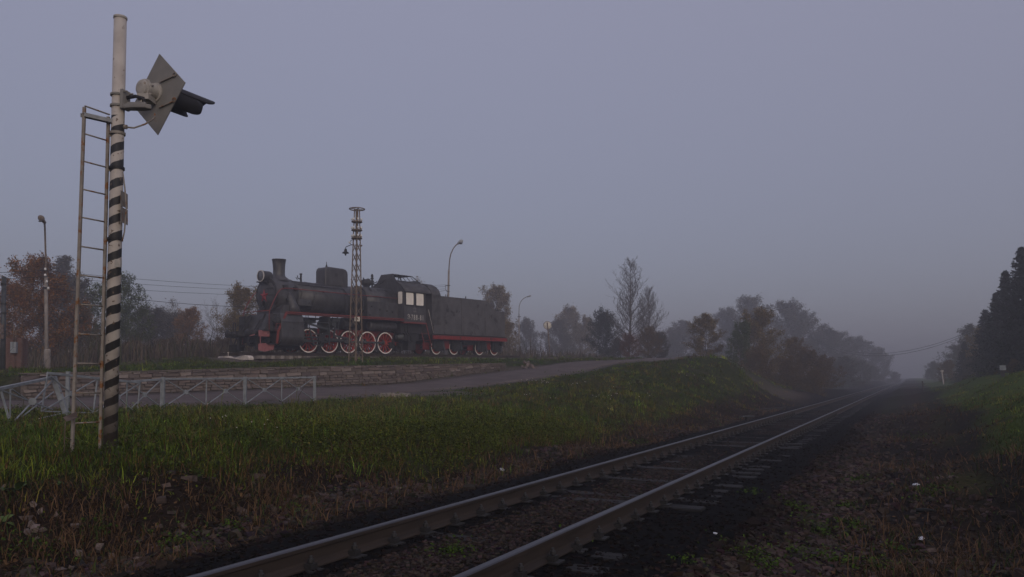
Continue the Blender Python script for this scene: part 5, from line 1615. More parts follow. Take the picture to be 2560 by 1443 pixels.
mb = MB().box((9.33, -1.43, .99), (17.06, 1.43, 1.29)).box((9.8, -.6, .75), (16.6, .6, .98)).box((12.9, -1.0, .72), (14.1, -.3, .97))
mb.build('underframe', M['black'], ten)
twm = wheel_meshes(.485, 8, (0, 359), M['wheelred'], 'tender_wheel')
for bx in ((10.32, 12.07), (14.75, 16.42)):
    for x in bx:
        for s_ in (-1, 1):
            o = link('tender_wheel', twm[0], ten, loc=(x, s_ * .78, .49), rot=(0, 0, 0) if s_ < 0 else (0, 0, PI))
            link('white_rim', twm[1], o); link('tyre', twm[2], o)
        MB().tube([(x, -.74, .505), (x, .74, .505)], .08, 12).build('axle', M['black'], ten)
    cx_ = sum(bx) / 2
    for s_ in (-1, 1):
        a, b = sorted((s_ * .92, s_ * .98))
        MB().box((cx_ - .40, a, .40), (cx_ + .26, b, .92)).build('bogie_frame', M['red'], ten)
        a2, b2 = sorted((s_ * .55, s_ * .60))
        MB().box((bx[0] - 1.0, a2, .34), (bx[1] + .85, b2, .80)).build('inner_frame', M['red'], ten)
        for x in bx:
            mb = MB().box((x - .30, min(s_ * .95, s_ * 1.14), .33), (x + .24, max(s_ * .95, s_ * 1.14), .72)).box((x - .46, min(s_ * .90, s_ * 1.08), .36), (x + .38, max(s_ * .90, s_ * 1.08), .97)).box((x - .26, min(s_ * .92, s_ * 1.10), .22), (x + .22, max(s_ * .92, s_ * 1.10), .36)).box((x - .16, min(s_ * 1.12, s_ * 1.17), .44), (x + .10, max(s_ * 1.12, s_ * 1.17), .64))
            for k in range(6):
                mb.box((x - .30 + .025 * k, min(s_ * 1.0, s_ * 1.12), .72 + .042 * k), (x + .22 - .025 * k, max(s_ * 1.0, s_ * 1.12), .752 + .042 * k))
            mb.box((x - .33, min(s_ * .93, s_ * .99), .36), (x + .30, max(s_ * .93, s_ * .99), .95))
            mb.build('axle_box', M['black'], ten, bevel=.006)
            mb = MB().bar((x + .42, s_ * 1.02, .85), (x + .56, s_ * 1.02, .30), .14, .16, up=(1, 0, 0)).box((x + .50, min(s_ * .74, s_ * .9), .22), (x + .60, max(s_ * .74, s_ * .9), .55)).bar((x + .56, s_ * 1.0, .34), (x + .58, s_ * 1.0, .1), .06, .06, up=(1, 0, 0))
            mb.build('brake_block', M['steel'], ten)
mb = MB().box((17.08, -.16, .85), (17.5, .16, 1.12)).tube([(17.0, -.7, .95), (17.2, -.75, .6), (17.35, -.75, .5), (17.3, -.72, .35)], .035, 8).tube([(16.9, -1.2, .98), (17.0, -1.25, .7), (17.2, -1.25, .62)], .025, 6)
mb.box((16.7, -1.3, .70), (16.95, -1.05, .98))
mb.build('rear_coupler', M['black'], ten)

# track the locomotive stands on
dt = empty('display_track', LOCO_O, LROT, 'short plinth track with pale sleepers under the steam locomotive', 'railway track')
for s_ in (-1, 1):
    mb = MB(); n = len(RAIL)
    mb.v = [(x, s_ * .795 + a_, b_) for x in (-4.35, 19.5) for a_, b_ in RAIL]
    mb.f = [(k, (k + 1) % n, n + (k + 1) % n, n + k) for k in range(n)] + [tuple(range(n - 1, -1, -1)), tuple(range(n, 2 * n))]
    mb.m = [0] * len(mb.f); mb.sm = [False] * len(mb.f)
    mb.build('rail', M['rail'], dt)
ps = MB().box((-.12, -1.36, -.36), (.12, 1.36, -.182)).build('sleeper', M['palesleeper'], None, bevel=.015).data
for o in [o for o in COL.objects if o.name.startswith('sleeper') and o.parent is None]: bpy.data.objects.remove(o)
for i in range(40):
    x = -3.2 + .56 * i
    o = link('sleeper', ps, dt, loc=(x, random.uniform(-.05, .05), -.015 if i > 4 else 0), rot=(0, 0, random.uniform(-.02, .02)))
# the whitewashed end sleeper with its two raised rail seats
pr = [(-1.42, -.42), (-1.42, -.30), (-1.30, -.20), (-.98, -.175), (-.62, -.185), (-.30, -.27), (.25, -.27), (.55, -.185), (.98, -.175), (1.30, -.20), (1.42, -.30), (1.42, -.42)]
o = MB().prism(pr, -4.14, -3.86, 'x').build('end_sleeper', M['whiteconc'], dt, bevel=.03, bseg=2)
mb = MB()
for y in (-.55, .62, 1.02): mb.tube([(-4.0, y, -.2), (-4.0, y, .02)], .018, 6).lathe([(.035, 0), (.035, .03)], (-4.0, y, -.02), n=8)
mb.build('sleeper_bolt', M['whiteconc'], o)

# ------------------------------------------------------------------ lattice mast with insulator rings
LMY = 38.6
lb = at(889, 899, LMY); lb[2] -= .1
HL = at(889, 523, LMY)[2] - lb[2]
mast = empty('lattice_mast', lb, (0, 0, R(8)), 'rusty lattice mast with insulator rings and a top hoop before the locomotive', 'mast')
w0, w1 = .335, .16
def lcorner(k, z):
    w_ = w0 + (w1 - w0) * min(z / (HL * .84), 1)
    a_ = PI / 2 * k + .12
    return Vector((w_ * math.cos(a_), w_ * math.sin(a_), z))
HZ = HL * .84
for k in range(4):
    MB().bar(lcorner(k, -.3), lcorner(k, HZ), .055, .055, up=(0, 1, 0)).build('leg', M['rustmast'], mast)
nb = 12
zb = [HZ * (1 - (1 - i / nb) ** 1.05) for i in range(nb + 1)]
for k in range(4):
    mb = MB()
    for i in range(nb):
        a, b = (k, k + 1) if i % 2 == 0 else (k + 1, k)
        mb.bar(lcorner(a, zb[i] + .04), lcorner(b, zb[i + 1]), .028, .02)
        if i > nb * .4: mb.bar(lcorner(b, zb[i] + .04), lcorner(a, zb[i + 1]), .022, .016)
    mb.build('lacing', M['rustmast'], mast)
mb = MB()
for k in range(4): mb.bar(lcorner(k, HZ - .1) * 1.0, Vector((.12 * math.cos(PI / 2 * k + .12), .12 * math.sin(PI / 2 * k + .12), HL - .02)), .05, .05, up=(0, 1, 0))
mb.tube([(0, 0, HZ - .2), (0, 0, HL)], .07, 10)
mb.build('mast_head', M['rustmast'], mast)
def hoop(rad, z, th, name, spokes=4):
    mb = MB(); n = 32
    pts = [(rad * math.cos(2 * PI * k / n), rad * math.sin(2 * PI * k / n), z) for k in range(n + 1)]
    mb.tube(pts, th, 8, caps=False)
    for k in range(spokes):
        a_ = 2 * PI * k / spokes + .4; mb.bar((0, 0, z), (rad * math.cos(a_), rad * math.sin(a_), z), th * 1.2, th)
    return mb.build(name, M['rustmast'], mast)
hoop(.37, HL, .03, 'top_hoop')
for py in (555, 576, 596):
    z_ = at(889, py, LMY)[2] - lb[2]
    h_ = hoop(.24, z_, .035, 'insulator_ring', 6)
    mb = MB()
    for k in range(7):
        a_ = 2 * PI * k / 7 + .5
        mb.lathe([(.012, 0), (.012, .05), (.04, .06), (.045, .10), (.03, .12), (.034, .15), (0, .165)], (.24 * math.cos(a_), .24 * math.sin(a_), z_ + .02), n=8)
    mb.build('insulator', M['porcelain'], h_)
# lamp on a thin arm
def ml(px, py, dy=0.0): return Vector([float(v) for v in (Matrix.Rotation(-R(8), 3, 'Z') @ Vector(at(px, py, LMY + dy) - lb))])
MB().tube([ml(884, 612), ml(876, 613), ml(866, 617), ml(864, 619), ml(864, 625)], .018, 6).tube([ml(884, 598), ml(878, 601), ml(875, 606), ml(877, 611), ml(882, 613)], .014, 6).build('lamp_arm', M['wire'], mast)
hp = ml(864, 624)
mb = MB().lathe([(.0, .04), (.06, .03), (.07, -.08), (.09, -.11), (.16, -.15), (.17, -.19), (.05, -.2), (.03, -.30), (0, -.31)], hp, n=18)
mb.build('pendant_lamp', M['wire'], mast)
MB().lathe([(.02, 0), (.05, .02), (.05, .08), (0, .1)], ml(874, 609), n=8).build('insulator', M['porcelain'], mast)
MB().bar(ml(890, 616), ml(905, 616), .02, .02).lathe([(.02, 0), (.035, .02), (.035, .07), (0, .08)], ml(904, 616), n=8).build('side_arm', M['rustmast'], mast)
o = MB().box((-.13, -.012, -.11), (.13, .012, .11)).build('notice_plate', M['signback'], mast); o.location = ml(893, 798, -.15)

# ------------------------------------------------------------------ street lamps and poles
def lamp_post(px_base, pxb_top, py_split, py_armtop, arm, Y, label, head_scale=1.0, base=True):
    """concrete lower pole, thin steel upper tube bent into an arm; arm: pixel points of the tube"""
    x0 = at(px_base, 900, Y)[0]
    z0 = gz(x0, Y)
    t = empty('street_lamp', (x0, Y, z0), (0, 0, 0), label, 'street lamp', 'street lamps along the road')
    o0 = np.array([x0, Y, z0])
    top = at(pxb_top, py_split, Y) - o0
    MB().tube([(0, 0, -.3), tuple(top)], [.092, .078], 14).build('pole', M['concrete'], t)
    if base: MB().lathe([(.155, -.2), (.155, 1.05), (.12, 1.12)], (0, 0, 0), n=12, smooth=False).build('base_sleeve', M['concrete'], t)
    pts = [top - np.array([0, 0, .3])] + [at(px, py, Y + dy) - o0 for px, py, dy in arm]
    MB().tube(pts, [.05] + [.042] * (len(pts) - 1), 8).build('arm', M['rustmast'], t)
    e, d = Vector(pts[-1]), (Vector(pts[-1]) - Vector(pts[-2])).normalized()
    return t, e, d, o0


t, e, d, o0 = lamp_post(118, 115, 692, 545, [(115, 655, 0), (114, 632, 0), (113, 600, 0), (112, 565, -.2), (111, 556, -.6)], 38.0, 'street lamp at far left facing us, its pale head above the autumn maple')
fwd = Vector((0, -.55, .30)).normalized()
mb = MB().tube([e - fwd * .05, e + fwd * .18], [.07, .10], 12)
mb.lathe([(.09, 0), (.13, .08), (.14, .2), (.09, .29), (0, .31)], e + fwd * .14, fwd, n=16)
lh = mb.build('lamp_head', M['rustmast'], t)
MB().lathe([(.0, -.07), (.08, -.06), (.11, -.02), (.12, .0)], e + fwd * .26 + Vector((0, -.07, -.10)), Vector((0, -.4, 1)), n=14).build('lamp_glass', M['glass'], lh)
mb = MB()
for px, py in ((113, 676), (113, 691), (117, 707), (121, 724)):
    p = at(px, py, 37.85) - o0; mb.lathe([(.05, 0), (.06, .05), (.04, .12), (0, .13)], p, n=8)
mb.build('insulator', M['porcelain'], t)
mb = MB().bar(at(111, 720, 37.9) - o0, at(123, 720, 37.9) - o0, .05, .08); mb.build('pole_band', M['black'], t)

t, e, d, o0 = lamp_post(1117, 1122, 676, 605, [(1122.5, 670, 0), (1124, 650, 0), (1127, 635, 0), (1133, 622, 0), (1140, 613, 0), (1146, 608.5, 0)], 62.0, 'curved arm street lamp standing beyond the front of the tender')
mb = MB().tube([e - d * .1, e + d * .25, e + d * .42], [.07, .16, .10], 10); lh = mb.build('lamp_head', M['galv'], t)
MB().lathe([(.0, -.16), (.12, -.12), (.17, 0)], e + d * .24 - Vector((0, 0, .08)), (0, 0, 1), n=12).build('lamp_glass', M['glass'], lh)
mb = MB().bar(at(1114, 714, 61.9) - o0, at(1126, 714, 61.9) - o0, .05, .05).bar(at(1114, 712, 61.9) - o0, at(1114, 722, 61.9) - o0, .03, .03).bar(at(1113, 724, 61.9) - o0, at(1118, 729, 61.9) - o0, .05, .05).bar(at(1118, 728, 61.9) - o0, at(1125, 730, 61.9) - o0, .04, .04)
mb.build('cross_arm', M['black'], t)
t, e, d, o0 = lamp_post(1298, 1297.5, 786, 742, [(1297.5, 780, 0), (1298, 766, 0), (1301, 756, 0), (1307, 748, 0), (1313, 744, 0), (1319, 742, 0)], 105.0, 'faint curved street lamp in the fog behind the rear of the tender', base=False)
MB().tube([e - d * .1, e + d * .3, e + d * .5], [.07, .12, .08], 8).build('lamp_head', M['galv'], t)
mb = MB().bar(at(1294, 792, 104.8) - o0, at(1302, 792, 104.8) - o0, .09, .09); mb.build('cross_arm', M['black'], t)

p = at(7, 946, 27.0)
t = empty('metal_pole', p, (0, 0, 0), 'thick dark metal pole cut off by the left edge of the picture', 'pole')
MB().tube([(0, 0, -.3), tuple(at(10, 692, 27.0) - p)], [.082, .072], 18).build('shaft', M['steel'], t)
mb = MB()
for py in (711, 760, 783): mb.lathe([(.07, -.03), (.09, -.03), (.09, .03), (.07, .03)], at(9, py, 27) - p, n=14, smooth=False)
mb.build('band', M['black'], t)
mb = MB()
for py in (820, 832, 846): mb.box(tuple(at(3, py, 26.8) - p - .02), tuple(at(8, py - 8, 26.8) - p + .02))
mb.build('notice_sticker', M['palestone'], t)
p = at(36, 938, 33.0); p[2] = gz(p[0], p[1])
t = empty('brick_pillar', p, (0, 0, R(12)), 'old dark brick pillar standing before the autumn maple at left', 'pillar')
hgt = at(36, 845, 33)[2] - p[2]
bm_ = []
pil_core = MB().box((-.36, -.30, -.2), (.36, .30, hgt - .02)).build('mortar', M['mortar'], t)
bme = MB().box((-.118, -.03, -.033), (.118, .03, .033)).build('brick', M['oldbrick'], None); bd_ = bme.data; bpy.data.objects.remove(bme)
cnt = 0
for c_ in range(int(hgt / .085)):
    for k in range(3):
        x_ = -.25 + .25 * k + (.06 if c_ % 2 else -.02)
        link('brick', bd_, t, loc=(max(-.25, min(.25, x_)), -.30, .04 + c_ * .085), rot=(0, 0, 0))
    for sy in (-1, 1):
        pass
    for k in range(2):
        link('brick', bd_, t, loc=(.36, -.14 + .27 * k + (.02 if c_ % 2 else -.02), .04 + c_ * .085), rot=(0, 0, PI / 2))
p2 = at(33, 869, 32.55)
t = empty('meter_box', p2, (0, 0, R(8)), 'pale grey steel meter box fixed to the old brick pillar', 'meter box')
mb = MB().box((-.115, -.02, -.23), (.115, .16, .23)).build('case', M['fence'], t, bevel=.01)
MB().bar((.0, -.026, -.03), (.0, -.026, .22), .008, .008).bar((.0, -.026, .0), (.11, -.026, .0), .008, .008).bar((.0, -.026, -.02), (-.1, -.026, -.15), .008, .008).build('door_gap', M['black'], t)
MB().tube([(-.02, .05, .23), (-.02, .06, .62), (-.04, .08, .95)], .02, 6).tube([(.06, .05, .23), (.06, .06, .7)], .02, 6).build('conduit', M['rustmast'], t)

# power lines from lamp to lamp
def wire(a, b, sag, rad, label, group, cat='power line'):
    a, b = Vector([float(v) for v in a]), Vector([float(v) for v in b])
    pts = []
    for k in range(25):
        f = k / 24; q = a.lerp(b, f); q.z -= sag * 4 * f * (1 - f); pts.append(q - a)
    o = MB().tube(pts, rad, 5).build('power_line', M['wire'], None); o.location = a
    tag(o, label, cat, group)


GP = 'power lines strung between the street lamps'
wire(at(113, 676, 37.8), at(1114, 712, 61.9), .55, .009, 'thin topmost power line from the left street lamp towards the locomotive', GP)
wire(at(113, 691, 37.8), at(1114, 716, 61.9), .55, .009, 'thin second highest power line from the left street lamp towards the locomotive', GP)
wire(at(117, 707, 37.8), at(1113, 722, 61.9), .60, .009, 'thin third highest power line from the left street lamp towards the locomotive', GP)
wire(at(121, 720, 37.8), at(1113, 726, 61.9), 1.15, .013, 'lowest and darkest power line sagging from the left street lamp behind the locomotive', GP)
wire(at(-120, 682, 36), at(113, 676, 37.8), .05, .012, 'short power line from the left picture edge to the left street lamp', GP)
wire(at(-120, 700, 36), at(113, 691, 37.8), .05, .012, 'lower short power line from the left picture edge to the left street lamp', GP)
wire(at(1960, 800, 140), at(2475, 805, 82), 4.6, .022, 'upper of two sagging cables crossing high over the railway track', 'cables crossing over the track')
wire(at(1960, 803, 140), at(2475, 810, 82), 4.7, .022, 'lower of two sagging cables crossing high over the railway track', 'cables crossing over the track')

# road sign seen from behind
p = at(1376, 896, 66.0)
t = empty('road_sign', p, (0, 0, 0), 'round pale road sign on a leaning thin dark post, seen from behind', 'road sign')
tp_ = at(1368.5, 806, 66) - p
MB().tube([(0, 0, -.4), tuple(tp_)], .045, 8).build('post', M['rustmast'], t)
c_ = at(1369, 813.5, 66.0) - p + np.array([0, .06, 0])
dsc = MB().lathe([(.0, 0), (.34, 0), (.345, .012), (.34, .024), (0, .024)], c_, (0, 1, 0), n=28).build('disc', M['signback'], t)
MB().lathe([(.325, -.012), (.352, -.012), (.352, .03), (.325, .03)], c_, (0, 1, 0), n=28, smooth=False, caps=False).build('rim', M['rustmast'], dsc)

# trackside posts and box at the right
p = at(2359, 951, 60)
t = empty('kilometre_post', p, (0, 0, 0), 'white capped trackside post leaning at the foot of the right bank', 'trackside post')
MB().bar((0, 0, -.3), tuple(at(2355, 931, 60) - p), .07, .07, up=(0, 1, 0)).build('post', M['whiteconc'], t)
o = MB().box((-.11, -.05, -.05), (.11, .05, .07)).build('cap', M['whiteconc'], t); o.location = Vector([float(v) for v in (at(2354.5, 928, 60) - p)])
p = at(2309, 967, 58)
t = empty('trackside_stake', p, (0, 0, 0), 'short pinkish grey stake beside the ballast, left of the white capped post', 'trackside post')
MB().bar((0, 0, -.3), tuple(at(2306, 953, 58) - p), .06, .05, up=(0, 1, 0)).build('stake', M['palestone'], t)
MB().bar(tuple(at(2304, 955, 58) - p), tuple(at(2311, 961, 58) - p), .04, .03).build('tag_plate', M['palestone'], t)
p = at(2507, 928, 43)
t = empty('cable_box', p, (0, 0, R(-30)), 'small pale grey box on a dark leg at the edge of the spruces', 'cable box')
MB().box((-.15, -.1, .05), (.15, .1, .30)).build('case', M['fence'], t, bevel=.012)
MB().box((-.17, -.12, .302), (.17, .12, .32)).build('lid', M['fence'], t)
MB().box((-.09, -.06, -.3), (.09, .06, .048)).build('leg', M['black'], t)

# manhole ring by the road
p = at(985, 990, 29.6); p[2] = gz(p[0], p[1])
t = empty('manhole', p, (0, 0, 0), 'broken pale concrete manhole ring in the gravel beside the road', 'manhole')
mb = MB(); n = 26
for k in range(n):
    if k in (5, 6, 12): continue
    a0, a1 = 2 * PI * k / n, 2 * PI * (k + .93) / n; h_ = .10 + .05 * noise(k * .7, .3, 5) + .0
    ri, ro = .42, .62 + .04 * float(noise(k * .9, 2.2, 6))
    q = [(ri * math.cos(a0), ri * math.sin(a0)), (ro * math.cos(a0), ro * math.sin(a0)), (ro * math.cos(a1), ro * math.sin(a1)), (ri * math.cos(a1), ri * math.sin(a1))]
    mb.prism(q, -.2, float(h_), 'z')
mb.build('ring', M['palesleeper'], t)
mb = MB().prism([(.42 * math.cos(2 * PI * k / 20), .42 * math.sin(2 * PI * k / 20)) for k in range(20)], -.02, .05, 'z'); mb.build('lid', M['oldbrick'], t)

# old sleeper and a metal bar on the bank foot
o = MB().box((-.12, -1.3, -.1), (.12, 1.3, .12)).build('old_sleeper', M['sleeper'], None, bevel=.02); o.location = ghit(1918, 1026); o.rotation_euler = (R(2), R(4), R(-72)); o.scale = (1, .8, .8)
tag(o, 'discarded dark timber sleeper lying in brown grass left of the track', 'old sleeper')
p = ghit(1868, 1052) + np.array([0, 0, .16])
t = empty('point_indicator', p, (0, 0, R(-60)), 'low dark bracket with a pale top plate right beside the near rail', 'trackside bracket')
MB().box((-.04, -.05, -.35), (.04, .05, -.02)).build('stand', M['black'], t)
MB().box((-.09, -.30, -.02), (.09, .30, .01)).build('plate', M['steel'], t)

# litter
def crumple(px, py, Y, sz, label, material, seed, el=1.4):
    p = ghit(px, py); p[2] += sz * .25
    r = np.random.default_rng(seed)
    bm = bmesh.new(); bmesh.ops.create_icosphere(bm, subdivisions=2, radius=1)
    for v in bm.verts:
        k = r.uniform(.45, 1.15); v.co = Vector((v.co.x * k * el, v.co.y * k * .8, v.co.z * k * .45))
    me = bpy.data.meshes.new('litter'); bm.to_mesh(me); bm.free(); me.materials.append(material)
    o = link('litter', me, None, None, p, (r.uniform(-.2, .2), r.uniform(-.2, .2), r.uniform(0, 6)), sz)
    tag(o, label, 'litter')


crumple(2290, 1216, 10.9, .062, 'larger crumpled white plastic bag in the brown ditch right of the track', M['litter'], 1, 1.2)
crumple(2303, 1349, 7.9, .045, 'torn white plastic scrap in the ditch near the lower right corner', M['litter'], 2, 2.0)
crumple(2362, 1405, 7.1, .035, 'dull crumpled paper scrap lowest in the dark ditch', M['palestone'], 3, 1.6)
crumple(1788, 1335, 8.2, .022, 'tiny white scrap on the gravel beside the near rail', M['litter'], 4)
crumple(1255, 1176, 14.5, .05, 'pale twisted plastic scrap at the grass edge left of the track', M['litter'], 6, 2.0)
crumple(972, 1240, 10.6, .05, 'grey crumpled rag at the ballast edge below the leafy bank', M['galv'], 7, .8)
crumple(1392, 1120, 17.5, .06, 'whitish scrap lying in the brown grass of the bank', M['palestone'], 8, 2.0)
crumple(150, 1428, 5.8, .045, 'pale flattened litter scrap at the bottom left among dead leaves', M['palestone'], 9, 2.4)
p = ghit(2290, 1284); p[2] += .04
o = MB().lathe([(.0, 0), (.034, .0), (.036, .02), (.036, .17), (.016, .23), (.014, .28), (0, .28)], n=16).build('bottle', M['bottle'], None)
o.location = Vector([float(v) for v in p]); o.scale = (.8, .8, .8); o.rotation_euler = (R(86), 0, R(58)); tag(o, 'dark glass bottle lying in the ditch between the two white scraps', 'bottle')
# pale stones at the foot of the bank
pst = [(65, 1302, 6.9, .07), (100, 1285, 7.2, .06), (78, 1318, 6.7, .06), (85, 1330, 6.6, .065), (68, 1335, 6.5, .05), (105, 1330, 6.6, .05), (83, 1267, 7.5, .055), (100, 1283, 7.25, .04), (142, 1293, 7.1, .04), (188, 1320, 6.8, .055), (245, 1382, 6.2, .09), (280, 1396, 6.1, .05), (178, 1427, 5.8, .045), (197, 1390, 6.1, .06), (92, 1350, 6.3, .03), (255, 1353, 6.5, .03), (443, 1380, 6.4, .06), (490, 1390, 6.4, .05), (348, 1405, 6.1, .05), (11, 1224, 8.2, .06), (48, 1365, 6.3, .03), (150, 1352, 6.4, .03)]
for i, (px, py, Y, sz) in enumerate(pst):
    p = ghit(px, py); p[2] += sz * .3
    o = link('pale_stone', rub_me[i % 5], None, None, p, (i * 1.3, i * .7, i * 2.1), sz * 1.05)
    tag(o, 'largest pale rounded stone half sunk in dead leaves at lower left' if i == 10 else 'small pale stone lying among dead leaves at the foot of the left bank', 'stone', 'pale stones scattered at the foot of the left bank')
p = ghit(738, 1303); p[2] += .01
o = link('slab_stone', rub_me[0], None, None, p, (.1, .1, .6), (.14, .08, .05)); tag(o, 'flat grey slab stone on the ballast edge beside the far rail', 'stone')

# burdock-like plants with large leaves
def big_leaf_plant(px, py, Y, n, L, label, seed, colr=(.06, .11, .02)):
    p = ghit(px, py)
    r = random.Random(seed)
    t = empty('leafy_plant', p, (0, 0, r.uniform(0, 6)), label, 'plant')
    m = mat('fresh_leaf', colr, tuple(v * .65 for v in colr), scale=8, rough=.6)
    for k in range(n):
        a_ = 2 * PI * k / n + r.uniform(-.4, .4); el = r.uniform(.25, 1.0); l_ = L * r.uniform(.7, 1.15)
        d = Vector((math.cos(a_) * math.cos(el), math.sin(a_) * math.cos(el), math.sin(el))); s = Vector((-math.sin(a_), math.cos(a_), 0))
        vs = []; rows = 6
        for i in range(rows):
            f = i / (rows - 1); w_ = l_ * .24 * math.sin(PI * min(1, (f * .88 + .1))) * (1 if f < .98 else .1)
            c = d * l_ * (.15 + f) + Vector((0, 0, -l_ * .45 * f * f))
            vs += [c - s * w_ + Vector((0, 0, w_ * .25)), c, c + s * w_ + Vector((0, 0, w_ * .25))]
        fs = []
        for i in range(rows - 1):
            b = i * 3; fs += [(b, b + 1, b + 4, b + 3), (b + 1, b + 2, b + 5, b + 4)]
        MB().add([tuple(v) for v in vs], fs, 0, True).build('leaf', m, t)


big_leaf_plant(40, 1232, 8.0, 6, .20, 'broad leaved green plant below the grass at far left', 1)
big_leaf_plant(6, 1312, 6.7, 4, .16, 'bright green broad leaf plant cut by the left picture edge', 2, (.09, .14, .02))
big_leaf_plant(740, 1282, 7.8, 6, .10, 'small green leafy plant beside the flat slab stone', 3)
big_leaf_plant(1590, 962, 37.0, 9, .45, 'yellow green leafy shrub high on the grassy bank', 4, (.13, .13, .015))
big_leaf_plant(1580, 985, 36.0, 6, .3, 'smaller yellow leafy shoot just below the yellow shrub on the bank', 5, (.12, .12, .015))
big_leaf_plant(150, 1215, 8.3, 5, .09, 'low pale green herb at the lower grass edge at left', 6)

# ------------------------------------------------------------------ trees
def grow(seed, H, nb, start, elev, blen, curve=.35, sec=6, twig=0, trunk_r=.012, wob=.01, top_pow=1.0, second_elev=.5):
    """branch skeleton: polylines with radii, and the tips that carry leaves"""
    r = random.Random(seed)
    lines = []; tips = []
    tr = []
    ox = oy = 0
    for i in range(13):
        f = i / 12
        tr.append(Vector((ox, oy, H * f))); ox += r.gauss(0, wob * H); oy += r.gauss(0, wob * H)
    rad0 = trunk_r * H
    lines.append((tr, [rad0 * (1 - .93 * i / 12) * (1.25 if i == 0 else 1) for i in range(13)]))
    def tp(f):
        k = min(int(f * 12), 11); return tr[k].lerp(tr[k + 1], f * 12 - k)
    for b in range(nb):
        f = start + (1 - start) * (b + r.random()) / nb * .98
        g = (f - start) / (1 - start)
        az_ = b * 2.399 + r.uniform(-.5, .5)
        el = elev[0] + (elev[1] - elev[0]) * g + r.gauss(0, .12)
        L = H * blen(g) * r.uniform(.75, 1.2)
        base = tp(f); pts = [base]; d = Vector((math.cos(az_) * math.cos(el), math.sin(az_) * math.cos(el), math.sin(el)))
        for k in range(5):
            d = (d + Vector((r.gauss(0, .10), r.gauss(0, .10), curve * .2 + r.gauss(0, .06)))).normalized()
            pts.append(pts[-1] + d * L / 5)
        br = max(rad0 * (1 - .9 * f) * .45, .0016 * H)
        lines.append((pts, [br * (1 - .85 * k / 5) for k in range(6)]))
        tips.append((pts[-1], L)); tips.append((pts[-2], L))
        for q_ in range(max(2, int(round(sec * min(1.15, .35 + L / H * 3.2))))):
            ff = .2 + .78 * (q_ + r.random()) / sec
            k = min(int(ff * 5), 4); bp = pts[k].lerp(pts[k + 1], ff * 5 - k)
            dd = (pts[k + 1] - pts[k]).normalized()
            rd = Vector((r.gauss(0, 1), r.gauss(0, 1), r.gauss(.35, .7) * second_elev * 2)).normalized()
            d2 = (dd * .75 + rd * .75).normalized()
            l2 = L * r.uniform(.22, .45) * (1.15 - .6 * ff)
            p2 = [bp]
            for _ in range(3):
                d2 = (d2 + Vector((r.gauss(0, .15), r.gauss(0, .15), curve * .25 + r.gauss(0, .1)))).normalized(); p2.append(p2[-1] + d2 * l2 / 3)
            lines.append((p2, [br * .42, br * .33, br * .25, br * .15])); tips.append((p2[-1], l2)); tips.append((p2[1], l2))
            for w_ in range(twig):
                kk = r.randrange(1, 4); d3 = (d2 + Vector((r.gauss(0, .7), r.gauss(0, .7), r.gauss(.25, .5)))).normalized()
                l3 = l2 * r.uniform(.25, .6); e_ = p2[kk] + d3 * l3 * .5; d3 = (d3 + Vector((r.gauss(0, .2), r.gauss(0, .2), .2))).normalized()
                lines.append(([p2[kk], e_, e_ + d3 * l3 * .5], [br * .2, br * .15, br * .08]))
    return lines, tips


def wood_mesh(name, lines, minr=.006, sides=4):
    V = []; F = []
    for pts, rs in lines:
        n = 7 if rs[0] > .05 else sides
        b = len(V); prev = None
        for i, p in enumerate(pts):
            d = (pts[min(i + 1, len(pts) - 1)] - pts[max(i - 1, 0)])
            if d.length < 1e-6: d = Vector((0, 0, 1))
            d.normalize()
            a = d.orthogonal().normalized() if prev is None else (prev - d * prev.dot(d)).normalized()
            prev = a; c = d.cross(a); q = max(rs[i], minr)
            for k in range(n):
                t_ = 2 * PI * k / n; v = p + (a * math.cos(t_) + c * math.sin(t_)) * q; V.append((v.x, v.y, v.z))
        for i in range(len(pts) - 1):
            for k in range(n):
                F.append((b + i * n + k, b + i * n + (k + 1) % n, b + (i + 1) * n + (k + 1) % n, b + (i + 1) * n + k))
    return np_mesh(name, V, F, smooth=True)


def crown_mesh(name, tips, per, spread, leaf, pal, seed, droop=0.0, hue_noise=.5):
    r = np.random.default_rng(seed)
    T = np.array([(p.x, p.y, p.z) for p, l in tips]); L = np.array([l for p, l in tips])
    idx = np.repeat(np.arange(len(T)), per)
    off = r.normal(0, 1, (len(idx), 3)) * (spread * (.35 + .65 * L[idx] / L.max()))[:, None]
    off[:, 2] = off[:, 2] * .8 - droop * np.abs(r.normal(0, 1, len(idx))) * spread
    P = T[idx] + off
    cl = (r.random(len(T)))[idx] * hue_noise + r.random(len(idx)) * (1 - hue_noise)
    pal = np.array(pal); k = np.clip(cl * (len(pal) - 1), 0, len(pal) - 1.001); a = k.astype(int); f = (k - a)[:, None]
    c = pal[a] * (1 - f) + pal[a + 1] * f
    c = c * r.uniform(.75, 1.25, (len(idx), 1))
    return leaves(name, P, leaf * r.uniform(.6, 1.35, len(idx)), c, seed + 1, flat=.7)


